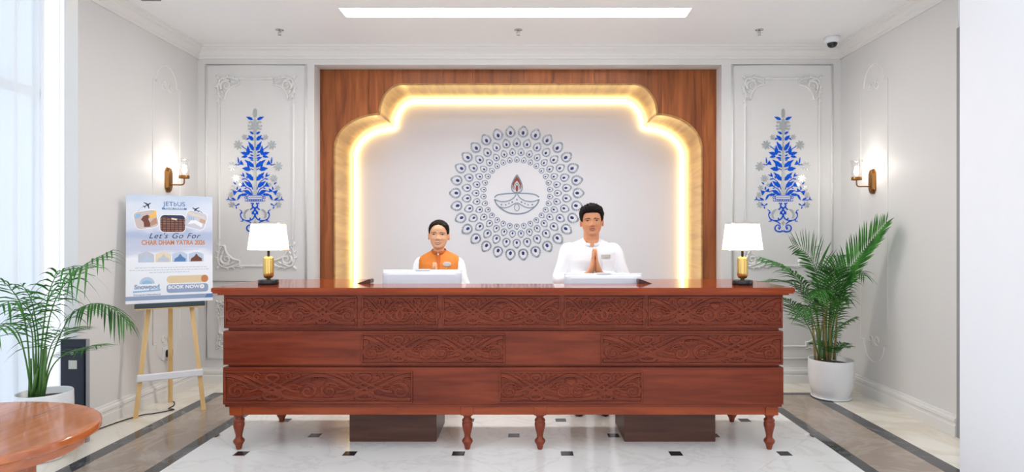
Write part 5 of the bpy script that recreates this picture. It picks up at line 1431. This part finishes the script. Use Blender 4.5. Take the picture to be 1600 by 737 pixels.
# ---- the man
m_skin1 = plain('warm_brown_skin', (224, 156, 114), 0.5, var=0.05, vscale=18)
m_lip1 = plain('brown_lip', (142, 82, 72), 0.4, var=0.05)
m_dk1 = plain('mouth_shadow_brown', (70, 36, 32), 0.6, var=0.05)
m_cotton = plain('white_cotton', (248, 248, 250), 0.7, var=0.012, vscale=40)
m_trou = plain('dark_trousers', (36, 36, 42), 0.7, var=0.1)
m_shoe = plain('black_shoe_leather', (20, 19, 19), 0.35, var=0.1)
MY, MX = 4.86, (923.5-CX)/F*4.86
mn = thing('person', 'man in a white band-collar shirt with palms pressed together behind the counter', 'person', (MX, MY, 0))
man_t = [(0.86, .170, .118, .02), (0.95, .172, .120, .02), (1.05, .172, .120, .015), (1.15, .182, .124, .01), (1.24, .194, .126, .012), (1.31, .200, .116, .02), (1.355, .186, .098, .026), (1.39, .140, .080, .03), (1.415, .085, .066, .03)]
spec = dict(head_h=.243, chin=1.441, hw=1.10, smile=0.0, nose=1.05, skin=m_skin1, hy=-0.035, roll=math.radians(-2), yaw=math.radians(-4), hx=0.006, neck_z=1.405, neck_r=.064, torso=man_t,
            arm=dict(pts=((.190, .02, 1.322), (.262, -.045, 1.085), (.060, -.235, 1.135)), r=(.058, .048, .030)), hand=(-.262, 1.150, 1.08), hip=.88, lip=m_lip1, mouth=.016, brow=.017, dark=m_dk1)
hd, HM = person(mn, spec)
def man_line(a):
    b = abs(a)
    return interp([(0, .772), (.55, .765), (.80, .72), (.95, .60), (1.12, .47), (1.35, .50), (1.6, .56), (1.85, .42), (2.2, .24), (PI, .20)], b)
def man_thick(t, a):
    b = abs(a)
    v = interp([(.2, .012), (.45, .022), (.6, .04), (.75, .075), (.88, .095), (1, .085)], t)
    if b < 1.0: v *= 1.0+0.35*(1-b)*min(1, max(0, (t-.78)/.08))
    return v*(1+0.20*mnoise.noise(Vector((a*9, t*18, 2)))+0.14*mnoise.noise(Vector((a*26, t*14, 7))))
def tufts(mb):
    rnd = random.Random(12)
    for k in range(220):
        a = rnd.uniform(-1.9, 1.9); t = rnd.uniform(.80, .985)
        if abs(a) > 1.0 and t < .84: continue
        th = man_thick(t, a)
        p = HM @ hd.pt(t, a, th*0.75); n_ = (HM @ hd.pt(t, a, th+.05)-p).normalized()
        d = (n_*0.45+Vector((rnd.uniform(-.7, .7)+0.35, rnd.uniform(-.5, .1), rnd.uniform(-.1, .55)))).normalized()
        l = rnd.uniform(.008, .018)
        mb.tube([p, p+d*l*.5, p+d*l+Vector((rnd.uniform(-.006, .006), 0, rnd.uniform(-.008, .002)))], [.0070, .0060, .0015], 6)
hair_shell(hd, HM, man_line, man_thick, mn, extra=tufts)
# shirt
def shirt(T, A, infl, zlo, cuff=0.97):
    mb = MB(); mb.loft([ell((0, c), a+infl, b+infl, z, 36) for z, a, b, c in T if z >= zlo-0.2])
    for q in (1, -1):
        sh, elb, wr = (Vector((q*v[0], v[1], v[2])) for v in A['pts'])
        r0, r1, r2 = A['r']
        sh2 = sh+Vector((-q*0.05, 0.005, 0.012))
        we = elb+(wr-elb)*cuff
        limb(mb, [sh2, sh, sh.lerp(elb, .5), elb, elb.lerp(we, .5), we], [r0*.95, r0*1.08, r0*1.02, r1*1.12, r1*1.0, r2*1.28], 22)
    return mb
low = [(0.66, .196, .142, .02), (0.76, .190, .136, .02)]
sb_ = shirt(low+man_t[:-1]+[(1.408, .092, .070, .024), (1.42, .060, .055, .02)], spec['arm'], .012, 0.6)
sho = remesh(sb_, 'shirt', m_cotton, .006, mn, 5, None, 0.5, wrinkle(3.0, .006))
def on_front(T, x, z, infl):
    za = [(r[0], r[1]) for r in T]; zb = [(r[0], r[2]) for r in T]; zc = [(r[0], r[3]) for r in T]
    a, b, c = interp(za, z)+infl, interp(zb, z)+infl, interp(zc, z)
    return Vector((x, c-b*(max(0, 1-(abs(x)/a)**2.3))**(1/2.3), z))
def collar(root, mat, cy, z0, z1, rx, ry, gap, name='collar', slope=0.02, th=0.004):
    mb = MB(); n = 44; vs = []
    for i in range(n+1):
        a = -PI/2+gap+(2*PI-2*gap)*i/n
        fr_ = 0.5+0.5*math.sin(-a)        # 1 at the front
        for (dr_, z) in ((th, z0-slope*fr_), (th*0.6, z1-slope*1.5*fr_), (-th*0.4, z1-slope*1.5*fr_), (-th, z0-slope*fr_)):
            k = 1.0 if z < (z0+z1)/2 else 0.94
            vs.append(((rx*k+dr_)*math.cos(a), cy+(ry*k+dr_)*math.sin(a), z))
    fs = [(i*4+k, i*4+(k+1) % 4, (i+1)*4+(k+1) % 4, (i+1)*4+k) for i in range(n) for k in range(4)]+[(0, 1, 2, 3), tuple(n*4+k for k in (3, 2, 1, 0))]
    return mb.add(vs, fs, True).build(name, mat, root)
collar(mn, m_cotton, -0.010, 1.398, 1.446, .077, .078, .20, slope=.042)
vs = []; nn_ = 7
for j in range(nn_):
    t = j/(nn_-1); z = 1.352+(1.412-1.352)*t
    for i in range(5):
        p = on_front(man_t, (-1+2*i/4)*(.004+.046*t), min(z, 1.40), .012); vs.append((p.x, min(p.y-.006-.012*t, -.078-.010*(1-t)), z))
MB().add(vs, [(j*5+i, j*5+i+1, j*5+i+6, j*5+i+5) for j in range(nn_-1) for i in range(4)], True).build('throat', m_skin1, mn)
face_strip(hd, [(.11*(-1+2*i/12), .262-.016*(abs(-1+2*i/12))**2) for i in range(13)], lambda t: .010*math.sin(PI*min(1, max(.08, t)))**0.5, .0022, HM).build('moustache', plain('short_stubble', (120, 74, 54), 0.7, var=0.1), mn)
# front placket, pocket, name plate
def plate(root, T, infl, x0, x1, z0, z1, d, name, mat, nx=8, nz=5):
    vs = []
    for dd_ in (d, -0.004):
        for j in range(nz+1):
            for i in range(nx+1):
                p = on_front(T, x0+(x1-x0)*i/nx, z0+(z1-z0)*j/nz, infl); p.y -= dd_; vs.append(p)
    m = (nx+1)*(nz+1); fs = []
    for j in range(nz):
        for i in range(nx):
            q = j*(nx+1)+i; fs += [(q, q+1, q+nx+2, q+nx+1), (m+q, m+q+nx+1, m+q+nx+2, m+q+1)]
    for i in range(nx): fs += [(i, m+i, m+i+1, i+1), (nz*(nx+1)+i, nz*(nx+1)+i+1, m+nz*(nx+1)+i+1, m+nz*(nx+1)+i)]
    for j in range(nz):
        q = j*(nx+1); fs += [(q, q+nx+1, m+q+nx+1, m+q), (q+nx, m+q+nx, m+q+2*nx+1, q+2*nx+1)]
    return MB().add(vs, fs).build(name, mat, root)
plate(mn, man_t, .012, -.016, .016, .95, 1.345, .010, 'placket', m_cotton, 3, 16)
plate(mn, man_t, .012, .075, .170, 1.15, 1.245, .008, 'chest_pocket', m_cotton)
plate(mn, man_t, .012, .070, .145, 1.268, 1.294, .012, 'name_plate', plain('pale_brass_plate', (196, 190, 182), 0.35, 0.3, var=0.05))
m_bang = plain('dark_bead', (34, 26, 30), 0.4, var=0.1)
wr = Vector((-.041, -.262, 1.138))
MB().tube([(wr.x+.031*math.cos(a), wr.y+.034*math.sin(a), wr.z-.008+.006*math.cos(a)) for a in [2*PI*i/24 for i in range(24)]], .0042, 6, closed=True).build('bracelet', m_bang, mn)
MB().tube([(-.0125+.0110*math.cos(a), -.273+.0105*math.sin(a), 1.150+.118*1.08+.002*math.cos(a)) for a in [2*PI*i/16 for i in range(16)]], .0018, 6, closed=True).build('ring', m_chrome, mn)
def trousers(root, hip, mat, hwid=.168, shoe=m_shoe):
    mb = MB(); mb.loft([ell((0, .02), hwid+.01, .13, hip-.02, 30), ell((0, .02), hwid+.014, .135, hip-.10, 30), ell((0, .02), hwid, .125, hip-.17, 30)])
    for q in (1, -1): limb(mb, [Vector((q*.088, .015, hip-.03)), Vector((q*.094, .01, hip*.72)), Vector((q*.096, .01, hip*.48)), Vector((q*.097, .05, hip*.22)), Vector((q*.098, .07, .045))], [.092, .090, .074, .068, .066], 20)
    remesh(mb, 'trousers', mat, .008, root, 4)
    for q in (1, -1):
        prof = [(-.175, .004, .018, .030), (-.16, .010, .034, .040), (-.12, .010, .044, .055), (-.06, .010, .046, .068), (0.0, .008, .040, .085), (.05, .006, .038, .085), (.085, .006, .034, .070), (.098, .010, .020, .045)]
        rings = [[(q*.105+w*math.cos(a), y+.07, max(0.0, h/2+h/2*math.sin(a))) for a in [2*PI*i/18 for i in range(18)]] for y, z0_, w, h in prof]
        MB().loft(rings).build('shoe', shoe, root)
trousers(mn, .88, m_trou)

# ---- the woman
m_skin2 = plain('light_brown_skin', (240, 184, 144), 0.5, var=0.05, vscale=18)
m_lip2 = plain('rose_lip', (170, 92, 84), 0.4, var=0.05)
m_orange = plain('orange_vest_cloth', (228, 132, 42), 0.65, var=0.06, vscale=60)
m_orange2 = plain('dark_orange_cloth', (206, 104, 34), 0.65, var=0.06, vscale=60)
WY, WX = 5.00, (686-CX)/F*5.00
wm = thing('person', 'smiling woman in an orange vest over white sleeves behind the left monitor', 'person', (WX, WY, 0))
wom_t = [(0.82, .158, .112, .02), (0.90, .150, .108, .02), (1.00, .142, .104, .015), (1.10, .152, .116, .005), (1.16, .160, .120, .002), (1.22, .164, .106, .012), (1.255, .150, .090, .02), (1.285, .118, .072, .024), (1.315, .066, .056, .022)]
spec2 = dict(head_h=.240, chin=1.333, hw=1.03, smile=1.0, nose=.85, skin=m_skin2, hy=-0.03, roll=math.radians(1.5), yaw=math.radians(3), hx=0.0, neck_z=1.305, neck_r=.047, torso=wom_t,
             arm=dict(pts=((.162, .02, 1.212), (.222, -.035, 1.00), (.055, -.22, 1.055)), r=(.046, .041, .026)), hand=(-.242, 1.060, 0.95), hip=.85, lip=m_lip2, mouth=.024, brow=.010, dark=m_dk1)
hd2, HM2 = person(wm, spec2)
def wom_line(a):
    b = abs(a)
    return interp([(0, .845), (.35, .825), (.65, .765), (.9, .66), (1.1, .545), (1.25, .51), (1.55, .53), (1.8, .36), (2.2, .25), (PI, .22)], b)
def wom_thick(t, a):
    v = interp([(.2, .012), (.5, .02), (.7, .032), (.9, .036), (1, .034)], t)
    x = abs(math.sin(a))
    if abs(a) < PI/2: v *= min(1.0, 0.1+abs(a)/0.055*0.9) if abs(a) < 0.055 else 1.0
    return v*(1+0.05*math.sin(t*90+abs(a)*10))
hair_shell(hd2, HM2, wom_line, wom_thick, wm)
mb = MB(); mb.ellipsoid((0, 0.125, 1.333+.115), (.048, .042, .046), 22, 14)
for k in range(6): mb.tube([(0.034*math.cos(a)*(0.6+0.4*math.sin(k)), .155+.012*math.cos(k), 1.333+.115+.034*math.sin(a)) for a in [2*PI*i/18 for i in range(18)]], .009, 6, closed=True)
mb.build('hair_bun', m_hair, wm)
for q in (1, -1):
    p = HM2 @ Vector((q*(.305*1.03*.240+.008), .004, .36*.240)); MB().ellipsoid(p, (.004, .004, .005), 10, 6).build('earring', m_brass, wm)
bl = shirt([(0.60, .178, .128, .02), (0.70, .172, .124, .02)]+wom_t[:-1], spec2['arm'], .006, .5)
remesh(bl, 'blouse', m_cotton, .006, wm, 5, None, 0.5, wrinkle(9.0, .005))
vt = [(0.58, .190, .150, .02), (0.70, .185, .146, .02), (.82, .174, .130, .02), (.90, .168, .126, .02), (1.0, .162, .122, .015), (1.10, .166, .134, .005), (1.16, .169, .138, .002), (1.21, .172, .126, .010), (1.245, .173, .112, .018), (1.27, .160, .098, .02), (1.29, .130, .086, .022), (1.312, .088, .068, .018), (1.325, .060, .056, .014)]
vb = MB(); vb.loft([ell((0, c), a, b, z, 40) for z, a, b, c in vt])
remesh(vb, 'vest', m_orange, .006, wm, 3, None, 0.5, wrinkle(14.0, .003))
collar(wm, m_orange2, -0.008, 1.308, 1.345, .062, .060, .14, slope=.020)
vst = [(z, a-.016, b-.016, c) for z, a, b, c in vt]
plate(wm, vst, .016, -.010, .022, .95, 1.285, .008, 'placket', m_orange2, 3, 16)
MB().ellipsoid((0.004, -.082, 1.292), (.008, .005, .008), 12, 8).build('button', m_teeth, wm)
bc = on_front(vst, .080, 1.212, .016)
o = MB().loft([[(bc.x+.034*k*math.cos(a), bc.y-d, bc.z+.019*k*math.sin(a)) for a in [2*PI*i/24 for i in range(24)]] for d, k in ((-.006, 1.0), (.008, 1.0), (.010, .92))], smooth=False).build('name_badge', plain('silver_badge', (226, 226, 228), 0.4, 0.1, var=0.04), wm); o.rotation_euler = (0, 0, 0)
for k in range(4):
    p = on_front(vst, .080+.012*math.sin(k*2), 1.176-.012*k, .016); MB().ellipsoid((p.x, p.y-.004, p.z), (.010, .004, .007), 10, 6).build('gold_embroidery', m_brass, wm)
plate(wm, vst, .016, .045, .120, 1.055, 1.125, .005, 'vest_pocket', m_orange2)
trousers(wm, .84, plain('orange_brown_trousers', (150, 92, 48), 0.7), .150)
